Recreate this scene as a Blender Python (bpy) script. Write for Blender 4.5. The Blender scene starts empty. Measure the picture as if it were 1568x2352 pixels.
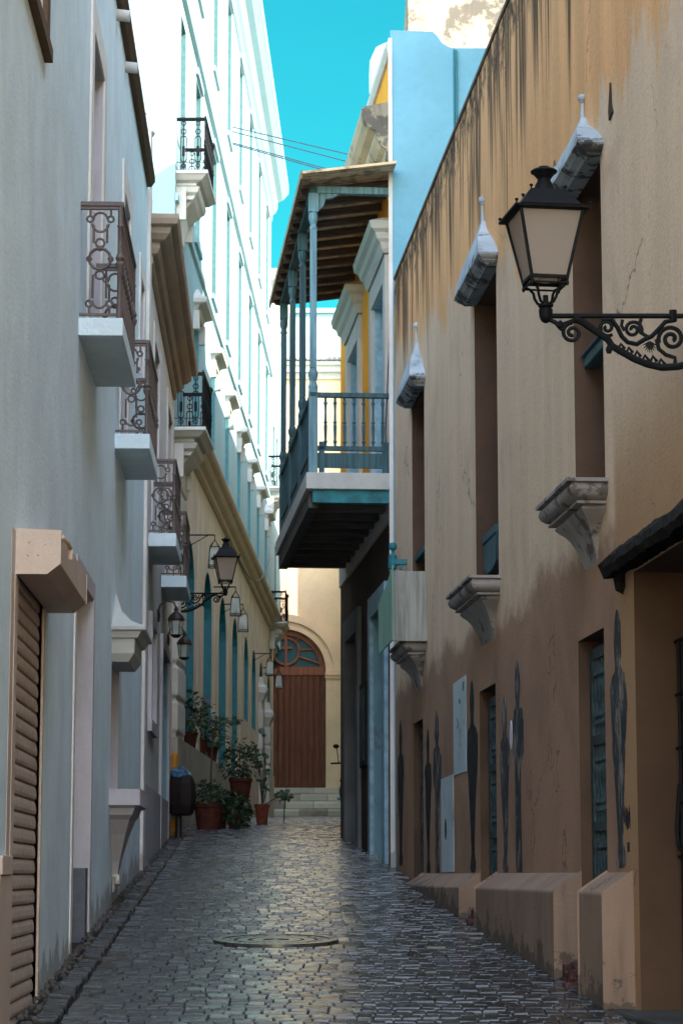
import bpy, math, random
from mathutils import Vector, Matrix
R_=math.radians
sc=bpy.context.scene
COL=sc.collection
# ------------------------------------------------------------------ camera
F_PX=5553.; PITCH=R_(8.54); CZ=1.6          # focal length in pixels of a 1568x2352 picture (85 mm), eye height
cam=bpy.data.cameras.new('camera'); cam_o=bpy.data.objects.new('camera',cam); COL.objects.link(cam_o)
cam_o.location=(0,0,CZ); cam_o.rotation_euler=(R_(90)+PITCH,0,0)
cam.sensor_fit='VERTICAL'; cam.sensor_height=36; cam.lens=36*F_PX/2352
cam.clip_start=.1; cam.clip_end=1500
cam.dof.use_dof=True; cam.dof.focus_distance=13.5; cam.dof.aperture_fstop=16
sc.camera=cam_o
# ------------------------------------------------------------------ sky and sun
SKY_FILL=6.4; SUN_EL=30.; SUN_DIR=Vector((.9,-.44,0)).normalized()
az=math.atan2(SUN_DIR.x,SUN_DIR.y)
W=bpy.data.worlds.new('World'); sc.world=W; W.use_nodes=True
nt=W.node_tree; bg=nt.nodes['Background']
sky=nt.nodes.new('ShaderNodeTexSky'); sky.sky_type='NISHITA'; sky.sun_disc=False
sky.sun_elevation=R_(SUN_EL); sky.sun_rotation=az; sky.air_density=1.2; sky.dust_density=.25; sky.ozone_density=1.6
def wn(t,**k):
    x=nt.nodes.new(t)
    for a_,v_ in k.items(): setattr(x,a_,v_)
    return x
def wmix(mode,fac,A,B):
    x=wn('ShaderNodeMix',data_type='RGBA',blend_type=mode)
    for i,v_ in ((0,fac),(6,A),(7,B)):
        if isinstance(v_,bpy.types.NodeSocket): nt.links.new(v_,x.inputs[i])
        else: x.inputs[i].default_value=v_
    return x.outputs[2]
# clear cyan sky up the lane, unseen brightening added above and behind the viewer as fill
tc=wn('ShaderNodeTexCoord'); dt=wn('ShaderNodeVectorMath',operation='DOT_PRODUCT'); nt.links.new(tc.outputs['Generated'],dt.inputs[0]); dt.inputs[1].default_value=Vector((-.03,-.60,.80)).normalized()
mr=wn('ShaderNodeMapRange',interpolation_type='SMOOTHSTEP'); nt.links.new(dt.outputs['Value'],mr.inputs[0]); mr.inputs[1].default_value=.22; mr.inputs[2].default_value=1.0
clear=wmix('MULTIPLY',1.,sky.outputs[0],(.07,.76,.65,1))
fill_sky=wmix('MULTIPLY',1.,sky.outputs[0],(SKY_FILL*1.36,SKY_FILL*.99,SKY_FILL*.78,1))
full=wmix('MIX',mr.outputs[0],clear,fill_sky)
nt.links.new(full,bg.inputs[0]); bg.inputs[1].default_value=.10
sd=bpy.data.lights.new('sun','SUN'); sd.energy=4.4; sd.angle=R_(.5); sd.color=(1,.93,.82)
so=bpy.data.objects.new('sun',sd); COL.objects.link(so)
sv=Vector((SUN_DIR.x*math.cos(R_(SUN_EL)),SUN_DIR.y*math.cos(R_(SUN_EL)),math.sin(R_(SUN_EL))))
so.rotation_euler=sv.to_track_quat('Z','Y').to_euler(); so.location=(6,0,30)
sc.view_settings.view_transform='Standard'; sc.view_settings.look='None'; sc.view_settings.gamma=1
sc.view_settings.exposure=1.6
sc.cycles.max_bounces=8; sc.cycles.diffuse_bounces=5
# ------------------------------------------------------------------ terrain profile
def gz(y):
    if y<33: return .062*y
    if y<50:
        t=y-33; return 2.046+.062*t-.04*t*t/34
    return 2.046+.062*17-.04*17/2+.022*(y-50) if y<74 else gz(73.99)
# ------------------------------------------------------------------ helpers
def ray(u,v):
    cx=(u-784)/F_PX; cy=(1176-v)/F_PX
    return (cx, math.cos(PITCH)-cy*math.sin(PITCH), math.sin(PITCH)+cy*math.cos(PITCH))
class Wall:
    """vertical street front x = x0 + dx*y ; side +1: faces +x (left row), -1: faces -x (right row)"""
    def __init__(s,x0,dx,side):
        s.x0=x0; s.dx=dx; s.side=side; n=math.hypot(1,dx); s.n=(side/n,-side*dx/n)
    def pt(s,y,n,z): return (s.x0+s.dx*y+s.n[0]*n, y+s.n[1]*n, z)
    def hit(s,u,v,off=0):
        r=ray(u,v); t=(s.x0+off*s.side)/(r[0]-s.dx*r[1]); return (t*r[0],t*r[1],CZ+t*r[2])
class YPlane:
    """front facing the camera: 'y' argument becomes x, n is towards the camera"""
    def __init__(s,Y): s.Y=Y
    def pt(s,x,n,z): return (x,s.Y-n,z)
WL=Wall(-1.319,-.033,1); WF=Wall(-3.263,.0185,1); WR=Wall(2.71,-.0775,-1); WB=Wall(2.944,-.0862,-1)
CH=YPlane(75.)
class MB:
    def __init__(s): s.v=[]; s.f=[]; s.mi=[]; s.m=0
    def add(s,vs,fs):
        b=len(s.v); s.v+= [tuple(p) for p in vs]; s.f+=[tuple(b+i for i in f) for f in fs]; s.mi+=[s.m]*len(fs); return s
    def box(s,w,y0,y1,n0,n1,z0,z1):
        vs=[w.pt(y,n,z) for z in (z0,z1) for n in (n0,n1) for y in (y0,y1)]
        return s.add(vs,[(0,1,3,2),(4,6,7,5),(0,4,5,1),(2,3,7,6),(0,2,6,4),(1,5,7,3)])
    def abox(s,x0,x1,y0,y1,z0,z1):
        vs=[(x,y,z) for z in (z0,z1) for y in (y0,y1) for x in (x0,x1)]
        return s.add(vs,[(0,2,3,1),(4,5,7,6),(0,1,5,4),(2,6,7,3),(0,4,6,2),(1,3,7,5)])
    def extr(s,w,y0,y1,poly):          # profile [(n,z)] along the wall
        k=len(poly); vs=[w.pt(y0,n,z) for n,z in poly]+[w.pt(y1,n,z) for n,z in poly]
        return s.add(vs,[tuple(range(k)),tuple(range(2*k-1,k-1,-1))]+[(i,(i+1)%k,k+(i+1)%k,k+i) for i in range(k)])
    def plate(s,w,poly,n0,n1):         # outline [(y,z)] on the wall
        k=len(poly); vs=[w.pt(y,n0,z) for y,z in poly]+[w.pt(y,n1,z) for y,z in poly]
        return s.add(vs,[tuple(range(k)),tuple(range(2*k-1,k-1,-1))]+[(i,(i+1)%k,k+(i+1)%k,k+i) for i in range(k)])
    def rings(s,w,rs):                 # rs: (y0,y1,p,z) three-sided rings standing out from the wall
        vs=[]
        for y0,y1,p,z in rs: vs+=[w.pt(y0,-.02,z),w.pt(y0,p,z),w.pt(y1,p,z),w.pt(y1,-.02,z)]
        fs=[]
        for i in range(len(rs)-1):
            a=4*i
            for j in range(3): fs.append((a+j,a+j+1,a+j+5,a+j+4))
        fs.append((0,1,2,3)); a=4*(len(rs)-1); fs.append((a+3,a+2,a+1,a))
        return s.add(vs,fs)
    def mould(s,w,y0,y1,prof):         # profile [(p,z)] returned round three sides
        return s.rings(w,[(y0-p,y1+p,p,z) for p,z in prof])
    def lathe(s,c,prof,seg=14,sx=1,sy=1,rot=0):
        vs=[]; k=len(prof)
        for r,z in prof:
            for i in range(seg):
                a=2*math.pi*i/seg+rot; vs.append((c[0]+r*sx*math.cos(a),c[1]+r*sy*math.sin(a),c[2]+z))
        fs=[(j*seg+i,j*seg+(i+1)%seg,(j+1)*seg+(i+1)%seg,(j+1)*seg+i) for j in range(k-1) for i in range(seg)]
        fs+=[tuple(range(seg-1,-1,-1)),tuple(range((k-1)*seg,k*seg))]
        return s.add(vs,fs)
    def tube(s,pts,r,seg=6,r1=None):
        P=[Vector(p) for p in pts]; n=len(P)
        if n<2: return s
        vs=[]; up=None
        for i,p in enumerate(P):
            t=(P[min(i+1,n-1)]-P[max(i-1,0)])
            if t.length<1e-9: t=Vector((0,0,1))
            t.normalize()
            if up is None:
                up=t.orthogonal().normalized()
            up=(up-t*up.dot(t));
            up=up.normalized() if up.length>1e-6 else t.orthogonal().normalized()
            b=t.cross(up); rr=r if r1 is None else r+(r1-r)*i/(n-1)
            for k in range(seg):
                a=2*math.pi*k/seg; vs.append(p+up*rr*math.cos(a)+b*rr*math.sin(a))
        fs=[(j*seg+i,j*seg+(i+1)%seg,(j+1)*seg+(i+1)%seg,(j+1)*seg+i) for j in range(n-1) for i in range(seg)]
        fs+=[tuple(range(seg-1,-1,-1)),tuple(range((n-1)*seg,n*seg))]
        return s.add(vs,fs)
    def build(s,name,mat,parent=None,smooth=False,label=None,bevel=0):
        me=bpy.data.meshes.new(name); org=Vector((0,0,0))
        r=parent
        while r is not None and r.parent is not None: r=r.parent
        if r is not None: org=Vector(r.location)
        elif len(s.v):
            org=Vector((sum(p[0] for p in s.v)/len(s.v),sum(p[1] for p in s.v)/len(s.v),min(p[2] for p in s.v)))
        me.from_pydata([(p[0]-org.x,p[1]-org.y,p[2]-org.z) for p in s.v],[],s.f)
        mats=mat if isinstance(mat,(list,tuple)) else [mat]
        for m in mats: me.materials.append(m)
        if len(mats)>1: me.polygons.foreach_set('material_index',s.mi)
        if smooth: me.polygons.foreach_set('use_smooth',[True]*len(me.polygons))
        me.update()
        o=bpy.data.objects.new(name,me); COL.objects.link(o)
        if parent is not None: o.parent=parent
        else: o.location=org
        if label: o['label']=label
        if smooth:
            try: me.set_sharp_from_angle(angle=R_(40))
            except Exception: pass
        if bevel:
            b=o.modifiers.new('bevel','BEVEL'); b.width=bevel; b.segments=2; b.limit_method='ANGLE'; b.angle_limit=R_(35)
        return o
def thing(name,label,cat,loc,group=None):
    o=bpy.data.objects.new(name,None); COL.objects.link(o); o.location=loc; o.empty_display_size=.2
    o['label']=label; o['category']=cat
    if group: o['group']=group
    bpy.context.view_layer.update()
    return o
def tag(o,label,cat,group=None):
    o['label']=label; o['category']=cat
    if group: o['group']=group
    return o
def struct(o,kind='structure'): o['kind']=kind; return o
def copy_tree(o,loc,rz=None,scale=None,label=None):
    def cp(a,par):
        c=a.copy(); COL.objects.link(c)
        if par is not None: c.parent=par
        for ch in a.children: cp(ch,c)
        return c
    r=cp(o,None); r.location=loc
    if rz is not None: r.rotation_euler.z=rz
    if scale: r.scale=(scale,)*3
    if label: r['label']=label
    return r
# ------------------------------------------------------------------ materials
def sock(n,k): return n.inputs[k]
class NT:
    def __init__(s,name):
        s.m=bpy.data.materials.new(name); s.m.use_nodes=True; s.t=s.m.node_tree; s.b=s.t.nodes['Principled BSDF']
        g=s.n('ShaderNodeNewGeometry'); s.pos=g.outputs['Position']
    def n(s,ty,**kw):
        x=s.t.nodes.new(ty)
        for k,v in kw.items(): setattr(x,k,v)
        return x
    def put(s,node,i,val):
        if hasattr(val,'is_output') or isinstance(val,bpy.types.NodeSocket): s.t.links.new(val,node.inputs[i])
        else:
            if isinstance(val,tuple) and len(val)==3 and len(getattr(node.inputs[i],'default_value',(0,0,0)))==4: val=(*val,1)
            node.inputs[i].default_value=val
    def math(s,op,a,b=None,c=None,clamp=False):
        x=s.n('ShaderNodeMath',operation=op,use_clamp=clamp); s.put(x,0,a)
        if b is not None: s.put(x,1,b)
        if c is not None: s.put(x,2,c)
        return x.outputs[0]
    def map(s,scale=(1,1,1),loc=(0,0,0),vec=None):
        x=s.n('ShaderNodeMapping'); s.put(x,0,vec or s.pos); x.inputs['Scale'].default_value=scale; x.inputs['Location'].default_value=loc
        return x.outputs[0]
    def noise(s,scale,detail=4,vec=None,rough=.55,dist=0):
        x=s.n('ShaderNodeTexNoise'); s.put(x,'Vector',vec or s.pos); x.inputs['Scale'].default_value=scale
        x.inputs['Detail'].default_value=detail; x.inputs['Roughness'].default_value=rough; x.inputs['Distortion'].default_value=dist
        return x.outputs['Fac']
    def ramp(s,f,a,b):                 # smoothstep a..b
        x=s.n('ShaderNodeMapRange',interpolation_type='SMOOTHSTEP'); s.put(x,0,f); x.inputs[1].default_value=a; x.inputs[2].default_value=b
        return x.outputs[0]
    def mix(s,f,a,b,mode='MIX'):
        x=s.n('ShaderNodeMix',data_type='RGBA',blend_type=mode); s.put(x,0,f); s.put(x,6,a); s.put(x,7,b); return x.outputs[2]
    def sep(s,vec=None):
        x=s.n('ShaderNodeSeparateXYZ'); s.put(x,0,vec or s.pos); return x.outputs
    def bump(s,h,strength=.3,dist=.02):
        x=s.n('ShaderNodeBump'); x.inputs['Strength'].default_value=strength; x.inputs['Distance'].default_value=dist
        s.put(x,'Height',h); s.t.links.new(x.outputs[0],s.b.inputs['Normal'])
    def fin(s,col,rough=.85,spec=.3,metal=0):
        s.put(s.b,'Base Color',col); s.put(s.b,'Roughness',rough); s.b.inputs['Specular IOR Level'].default_value=spec
        s.b.inputs['Metallic'].default_value=metal; return s.m
def sc3(c,k): return tuple(x*k for x in c)
def plaster(name,c,var=.16,streak=.25,dirt=(.1,.09,.08),rough=.85,bump=.25,patch=None,fine=1.,pthr=.58,pscale=2.3,base=0):
    t=NT(name)
    n1=t.noise(1.3,5,dist=.4); n2=t.noise(9*fine,6); st=t.noise(1,6,t.map((3.4,3.4,.5)),rough=.65)
    col=t.mix(t.ramp(n1,.3,.7),sc3(c,1-var),sc3(c,1+var*.5))
    col=t.mix(t.math('MULTIPLY',t.ramp(n2,.42,.75),.22),col,sc3(c,.72))
    col=t.mix(t.math('MULTIPLY',t.ramp(st,.52,.78),streak),col,dirt)
    if patch: col=t.mix(t.math('MULTIPLY',t.ramp(t.noise(pscale,6,rough=.7),pthr,pthr+.06),patch[1]),col,patch[0])
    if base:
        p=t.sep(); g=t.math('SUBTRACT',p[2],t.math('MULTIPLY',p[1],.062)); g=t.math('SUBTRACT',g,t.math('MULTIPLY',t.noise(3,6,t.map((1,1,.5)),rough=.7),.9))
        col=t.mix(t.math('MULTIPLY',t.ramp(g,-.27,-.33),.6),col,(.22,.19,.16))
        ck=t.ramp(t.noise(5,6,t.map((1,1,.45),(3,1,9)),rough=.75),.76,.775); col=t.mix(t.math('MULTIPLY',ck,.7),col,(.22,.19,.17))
    t.bump(t.math('ADD',t.noise(38*fine,5),t.math('MULTIPLY',n1,2.6)),bump,.012)
    return t.fin(col,rough,.25)
def flat(name,c,rough=.6,spec=.4,metal=0,var=.12,scale=14,bump=.08):
    t=NT(name); n=t.noise(scale,5)
    col=t.mix(t.ramp(n,.3,.7),sc3(c,1-var*1.4),sc3(c,1+var*.6)); t.bump(n,bump,.006)
    return t.fin(col,t.math('ADD',t.math('MULTIPLY',n,.25),rough-.12),spec,metal)
def wood(name,c,gap=0,axis=2,rough=.7):
    t=NT(name); s_=[26,26,26]; s_[axis]=1.6
    n=t.noise(1,5,t.map(tuple(s_))); n2=t.noise(3,4)
    col=t.mix(t.ramp(n,.3,.72),sc3(c,.62),sc3(c,1.15)); col=t.mix(t.math('MULTIPLY',t.ramp(n2,.5,.75),.4),col,sc3(c,.5))
    t.bump(n,.4,.006); return t.fin(col,rough,.3)
M={}
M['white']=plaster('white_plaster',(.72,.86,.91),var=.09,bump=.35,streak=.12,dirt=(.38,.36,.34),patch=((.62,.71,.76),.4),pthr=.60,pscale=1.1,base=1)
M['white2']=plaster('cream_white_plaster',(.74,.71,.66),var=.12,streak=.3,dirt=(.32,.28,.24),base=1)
M['tall']=plaster('white_lime_wall',(.27,.40,.43),var=.05,streak=.12,dirt=(.45,.45,.42))
M['trim']=plaster('white_trim',(.52,.52,.48),var=.08,streak=.25,dirt=(.3,.27,.22),fine=2)
M['greytrim']=plaster('grey_lilac_trim',(.52,.49,.51),var=.1,streak=.12,dirt=(.2,.18,.18),fine=2)
M['beige']=plaster('beige_paint',(.60,.48,.39),var=.1,streak=.15,dirt=(.2,.15,.12),fine=2,rough=.6)
M['cream']=plaster('cream_ground_floor',(.68,.58,.47),var=.12,streak=.4,dirt=(.24,.22,.18))
M['church']=plaster('pale_yellow_plaster',(.82,.61,.40),var=.08,streak=.12,dirt=(.5,.38,.2))
M['bluewall']=plaster('pale_blue_plaster',(.19,.43,.54),var=.08,streak=.3,dirt=(.25,.32,.38))
M['yellow']=plaster('ochre_yellow_plaster',(.82,.34,.02),var=.1,streak=.3,dirt=(.45,.2,.03))
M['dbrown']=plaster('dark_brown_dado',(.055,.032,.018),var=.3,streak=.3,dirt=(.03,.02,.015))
M['old']=plaster('sunlit_old_plaster',(.40,.33,.23),var=.25,streak=.7,dirt=(.10,.09,.08),patch=((.07,.065,.06),.75),pthr=.50,pscale=2.)
M['roofdark']=flat('old_roof_edge',(.13,.085,.055),.85,.2)
M['grime']=plaster('weathered_stone',(.34,.36,.37),var=.3,streak=.7,dirt=(.06,.06,.06),fine=2,patch=((.035,.035,.037),.85),pthr=.50,pscale=4.5)
M['hoodroof']=plaster('pale_hood_roof',(.42,.49,.53),var=.25,streak=.8,dirt=(.08,.09,.10),fine=2,patch=((.06,.06,.065),.8),pthr=.55,pscale=3.2)
M['sill']=plaster('weathered_sill_stone',(.36,.33,.31),var=.3,streak=.5,dirt=(.09,.07,.06),fine=2,patch=((.08,.06,.055),.75),pthr=.54,pscale=5)
M['black']=flat('black_iron',(.005,.006,.007),.6,.15,0,.3,30,.15)
M['darkblue_iron']=flat('dark_blue_iron',(.018,.035,.045),.45,.5)
M['taupe']=flat('taupe_iron',(.12,.09,.08),.5,.5,0,.2,40,.1)
M['teal']=wood('teal_wood',(.055,.12,.135))
M['tealpale']=wood('pale_teal_wood',(.17,.31,.35))
M['tealdeep']=flat('deep_teal_paint',(.015,.17,.21),.5,.4)
M['teallight']=flat('light_teal_reveal',(.10,.22,.23),.7,.3)
M['tealshade']=flat('mid_teal_reveal',(.10,.30,.34),.7,.3)
M['joist']=wood('dark_joists',(.11,.10,.09),axis=0)
M['board']=wood('roof_boards',(.26,.17,.10),axis=1)
M['door']=wood('brown_door_wood',(.17,.062,.032))
M['fanframe']=wood('red_brown_wood',(.30,.11,.06))
M['glassdark']=flat('dark_blue_glass',(.02,.10,.115),.45,.3)
M['slat']=flat('roller_slat_metal',(.56,.44,.36),.5,.4,0,.2,20,.1)
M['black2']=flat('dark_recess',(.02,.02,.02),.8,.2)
M['terra']=flat('terracotta',(.22,.06,.035),.8,.2,0,.25,10,.2)
M['terradark']=flat('dark_terracotta',(.085,.026,.018),.8,.2,0,.25,10,.2)
M['leaf']=flat('dark_green_leaf',(.035,.075,.035),.45,.4,0,.5,9)
M['leaf2']=flat('grey_green_leaf',(.07,.12,.07),.5,.4,0,.5,9)
M['stem']=flat('stem_brown',(.07,.06,.035),.8,.2)
M['red']=flat('red_flower',(.45,.02,.05),.6,.3)
M['bin']=flat('brown_black_bin',(.018,.012,.010),.5,.4)
M['bag']=flat('blue_plastic',(.05,.16,.30),.3,.5,0,.6,18,.8)
M['hydrant']=flat('yellow_paint',(.55,.24,.02),.5,.4)
M['paleblue']=flat('pale_blue_paint',(.30,.48,.56),.6,.3,0,.2,8)
M['greyjamb']=plaster('grey_painted_jamb',(.16,.17,.18),var=.25,streak=.3,dirt=(.07,.07,.07))
M['bluejamb']=plaster('blue_painted_jamb',(.20,.36,.42),var=.2,streak=.25,dirt=(.10,.16,.19),patch=((.12,.17,.18),.6))
M['steps']=None
M['panel']=plaster('white_painted_panel',(.50,.60,.62),var=.15,streak=.3,dirt=(.25,.27,.27),patch=((.22,.20,.18),.6),fine=2)
M['ply']=wood('stained_plywood',(.34,.34,.30))
M['mint']=wood('mint_board',(.28,.48,.36))
M['tank']=flat('grey_white_tank',(.62,.64,.70),.5,.3)
M['cable']=flat('blue_black_cable',(.02,.05,.08),.5,.4)
M['brick']=flat('red_brick_rubble',(.11,.05,.045),.9,.2,0,.5,25,.6)
M['kerb']=flat('kerb_granite',(.07,.06,.05),.6,.4,0,.35,14,.5)
M['seam']=flat('seam_stone',(.018,.018,.016),.8,.3)

def brown_wall():
    t=NT('ochre_weathered_wall'); p=t.sep(); y,z=p[1],p[2]
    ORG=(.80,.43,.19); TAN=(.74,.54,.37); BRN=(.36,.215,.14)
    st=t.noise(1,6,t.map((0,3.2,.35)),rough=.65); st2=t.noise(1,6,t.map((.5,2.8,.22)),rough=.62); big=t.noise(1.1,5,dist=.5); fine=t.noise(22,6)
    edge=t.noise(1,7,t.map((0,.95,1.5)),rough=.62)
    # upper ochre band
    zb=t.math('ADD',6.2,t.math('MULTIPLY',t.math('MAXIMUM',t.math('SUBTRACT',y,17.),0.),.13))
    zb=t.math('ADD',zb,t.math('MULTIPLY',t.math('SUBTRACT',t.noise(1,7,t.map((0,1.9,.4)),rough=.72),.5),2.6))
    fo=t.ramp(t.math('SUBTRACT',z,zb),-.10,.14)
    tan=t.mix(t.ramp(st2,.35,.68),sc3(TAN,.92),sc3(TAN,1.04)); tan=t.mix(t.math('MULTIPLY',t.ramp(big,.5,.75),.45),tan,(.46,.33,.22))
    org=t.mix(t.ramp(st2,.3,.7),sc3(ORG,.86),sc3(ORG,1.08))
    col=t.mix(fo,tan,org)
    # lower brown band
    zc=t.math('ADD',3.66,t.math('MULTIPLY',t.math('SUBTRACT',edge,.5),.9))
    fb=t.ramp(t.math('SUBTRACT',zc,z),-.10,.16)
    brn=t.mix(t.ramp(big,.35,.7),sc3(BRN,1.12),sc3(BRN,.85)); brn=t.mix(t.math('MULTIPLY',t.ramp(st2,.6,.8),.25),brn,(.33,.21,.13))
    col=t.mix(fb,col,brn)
    # warmer fresh paint round the near doorway
    near=t.math('MULTIPLY',t.ramp(t.math('SUBTRACT',14.15,t.math('ADD',y,t.math('MULTIPLY',t.math('SUBTRACT',edge,.5),.25))),-.06,.10),t.ramp(t.math('SUBTRACT',4.6,z),0,.9))
    col=t.mix(t.math('MULTIPLY',near,.9),col,(.42,.25,.13))
    # black mould running from the parapet
    ln=t.noise(1,4,t.map((0,1.5,.02),(3,0,0)))
    reach=t.math('ADD',7.45,t.math('MULTIPLY',t.math('SUBTRACT',ln,.5),-6.5))
    top=t.ramp(t.math('SUBTRACT',z,reach),-.3,.5)
    s1=t.math('MULTIPLY',t.ramp(t.noise(1,4,t.map((0,2.6,.10))),.44,.50),t.ramp(t.noise(1,4,t.map((0,11,.4))),.40,.50))
    s2=t.math('MULTIPLY',t.ramp(t.noise(1,5,t.map((0,17,.16),(7,3,0)),rough=.65),.555,.61),.8)
    mould=t.math('MULTIPLY',t.math('MULTIPLY',t.math('MAXIMUM',s1,s2),top),.9)
    rim=t.ramp(t.math('SUBTRACT',z,t.math('ADD',7.35,t.math('MULTIPLY',t.noise(1,6,t.map((0,5,1)),rough=.7),1.3))),-.12,.15)
    mould=t.math('MAXIMUM',mould,t.math('MULTIPLY',rim,t.ramp(t.noise(6,5,rough=.7),.36,.6)))
    col=t.mix(mould,col,(.050,.026,.016))
    # chips and cracks
    ch=t.ramp(t.noise(3.2,6,t.map((1,1.6,.7)),rough=.75),.745,.765); col=t.mix(t.math('MULTIPLY',ch,.85),col,(.05,.035,.03))
    sp=t.ramp(t.noise(7,5,t.map((1,1,.6),(4,2,1)),rough=.7),.77,.79); col=t.mix(sp,col,(.5,.46,.42))
    cr=t.n('ShaderNodeTexVoronoi',feature='DISTANCE_TO_EDGE'); wv=t.n('ShaderNodeTexNoise'); t.put(wv,'Vector',t.pos); wv.inputs['Scale'].default_value=2.2; wv.inputs['Detail'].default_value=5; wa=t.n('ShaderNodeVectorMath',operation='MULTIPLY_ADD'); t.put(wa,0,wv.outputs['Color']); wa.inputs[1].default_value=(.9,.9,.9); t.put(wa,2,t.pos)
    t.put(cr,'Vector',t.map((.6,.6,.28),vec=wa.outputs[0])); cr.inputs['Scale'].default_value=1.1
    crk=t.math('MULTIPLY',t.ramp(cr.outputs['Distance'],.007,.0),t.ramp(t.noise(.9,2),.52,.6)); col=t.mix(t.math('MULTIPLY',crk,.7),col,(.06,.04,.03))
    col=t.mix(t.math('MULTIPLY',t.ramp(fine,.5,.8),.25),col,(.14,.10,.07))
    t.bump(t.math('ADD',t.math('ADD',t.noise(45,5),t.math('MULTIPLY',big,3)),t.math('MULTIPLY',ch,-2)),.35,.012)
    return t.fin(col,.88,.2)
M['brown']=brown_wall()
def plinth_mat():
    t=NT('brown_plinth_paint'); big=t.noise(1.6,5); col=t.mix(t.ramp(big,.3,.7),(.26,.17,.12),(.33,.225,.16))
    col=t.mix(t.math('MULTIPLY',t.ramp(t.noise(1,5,t.map((8,8,1))),.55,.8),.4),col,(.09,.065,.05))
    cr=t.n('ShaderNodeTexVoronoi',feature='DISTANCE_TO_EDGE'); wv=t.n('ShaderNodeTexNoise'); t.put(wv,'Vector',t.pos); wv.inputs['Scale'].default_value=3.; wv.inputs['Detail'].default_value=5; wa=t.n('ShaderNodeVectorMath',operation='MULTIPLY_ADD'); t.put(wa,0,wv.outputs['Color']); wa.inputs[1].default_value=(.6,.6,.6); t.put(wa,2,t.pos)
    t.put(cr,'Vector',t.map((1,1,.8),vec=wa.outputs[0])); cr.inputs['Scale'].default_value=1.3
    col=t.mix(t.math('MULTIPLY',t.ramp(cr.outputs['Distance'],.008,.0),t.ramp(t.noise(1.2,2),.5,.58)),col,(.04,.025,.02))
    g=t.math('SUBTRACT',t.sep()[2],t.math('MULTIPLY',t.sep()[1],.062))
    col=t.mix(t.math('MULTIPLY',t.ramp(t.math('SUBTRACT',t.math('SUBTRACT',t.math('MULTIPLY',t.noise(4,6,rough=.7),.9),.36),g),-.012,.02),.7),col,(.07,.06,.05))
    t.bump(t.math('ADD',t.noise(40,5),t.math('MULTIPLY',big,2)),.35,.012); return t.fin(col,.85,.25)
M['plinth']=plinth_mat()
def cobble_mat():
    t=NT('wet_blue_cobble'); a=t.n('ShaderNodeVertexColor' if False else 'ShaderNodeAttribute',attribute_name='tone')
    r=a.outputs['Fac']; n=t.noise(30,5)
    col=t.mix(r,(.006,.008,.010),(.040,.039,.038)); col=t.mix(t.math('MULTIPLY',t.ramp(n,.4,.7),.5),col,(.014,.017,.021))
    big=t.noise(.9,4); col=t.mix(t.math('MULTIPLY',t.ramp(big,.45,.7),.3),col,(.06,.056,.048))
    t.bump(t.math('ADD',t.noise(60,4),t.math('MULTIPLY',n,2)),.12,.003)
    return t.fin(col,t.math('ADD',.13,t.math('MULTIPLY',t.noise(14,4),.24)),.62)
M['cobble']=cobble_mat()
def step_mat():
    t=NT('veined_step_tiles'); b=t.n('ShaderNodeTexBrick'); v=t.map((1,1,1))
    sw=t.n('ShaderNodeCombineXYZ'); p=t.sep(); t.put(sw,0,p[0]); t.put(sw,1,p[2]); t.put(b,'Vector',sw.outputs[0])
    b.inputs['Scale'].default_value=1.; b.inputs['Brick Width'].default_value=.85; b.inputs['Row Height'].default_value=.24
    b.inputs['Mortar Size'].default_value=.01; b.inputs['Color1'].default_value=(.60,.58,.50,1); b.inputs['Color2'].default_value=(.20,.16,.14,1)
    b.inputs['Mortar'].default_value=(.12,.1,.09,1); col=t.mix(t.math('MULTIPLY',t.ramp(t.noise(1.5,3),.4,.6),.5),b.outputs[0],(.5,.44,.33))
    return t.fin(col,.6,.3)
M['steps']=step_mat()
def roofdeck_mat():
    t=NT('old_roof_deck'); n=t.noise(5,6,rough=.7); b=t.ramp(t.math('FRACT',t.math('MULTIPLY',t.sep()[1],4.2)),.03,.09)
    col=t.mix(t.ramp(n,.45,.62),(.80,.56,.34),(.30,.21,.14)); col=t.mix(b,(.03,.02,.015),col)
    t.bump(t.math('ADD',n,b),.4,.01); return t.fin(col,.8,.3)
M['deck']=roofdeck_mat(); M['rafter']=wood('brown_rafters',(.14,.10,.075),axis=0)
def frosted():
    t=NT('frosted_lamp_glass'); t.fin((.70,.64,.57),.35,.5)
    tr=t.n('ShaderNodeBsdfTranslucent'); tr.inputs[0].default_value=(.74,.62,.52,1)
    mx=t.n('ShaderNodeMixShader'); mx.inputs[0].default_value=.72; out=[x for x in t.t.nodes if x.type=='OUTPUT_MATERIAL'][0]
    t.t.links.new(t.b.outputs[0],mx.inputs[1]); t.t.links.new(tr.outputs[0],mx.inputs[2]); t.t.links.new(mx.outputs[0],out.inputs[0]); return t.m
M['frost']=frosted()
def clearglass():
    t=NT('clear_lamp_glass'); t.fin((.7,.78,.76),.2,.5); tr=t.n('ShaderNodeBsdfTransparent'); tr.inputs[0].default_value=(.85,.9,.88,1)
    mx=t.n('ShaderNodeMixShader'); mx.inputs[0].default_value=.7; out=[x for x in t.t.nodes if x.type=='OUTPUT_MATERIAL'][0]
    t.t.links.new(t.b.outputs[0],mx.inputs[1]); t.t.links.new(tr.outputs[0],mx.inputs[2]); t.t.links.new(mx.outputs[0],out.inputs[0]); return t.m
M['clear']=clearglass()
def painted_fig():
    t=NT('painted_ink'); n=t.noise(1,7,t.map((9,9,4)),rough=.75); col=t.mix(t.ramp(n,.48,.62),(.025,.03,.035),(.26,.22,.19)); return t.fin(col,.7,.3)
M['ink']=painted_fig()
M['inkblack']=flat('black_ink',(.030,.030,.030),.7,.2,0,.8,9)
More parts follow.
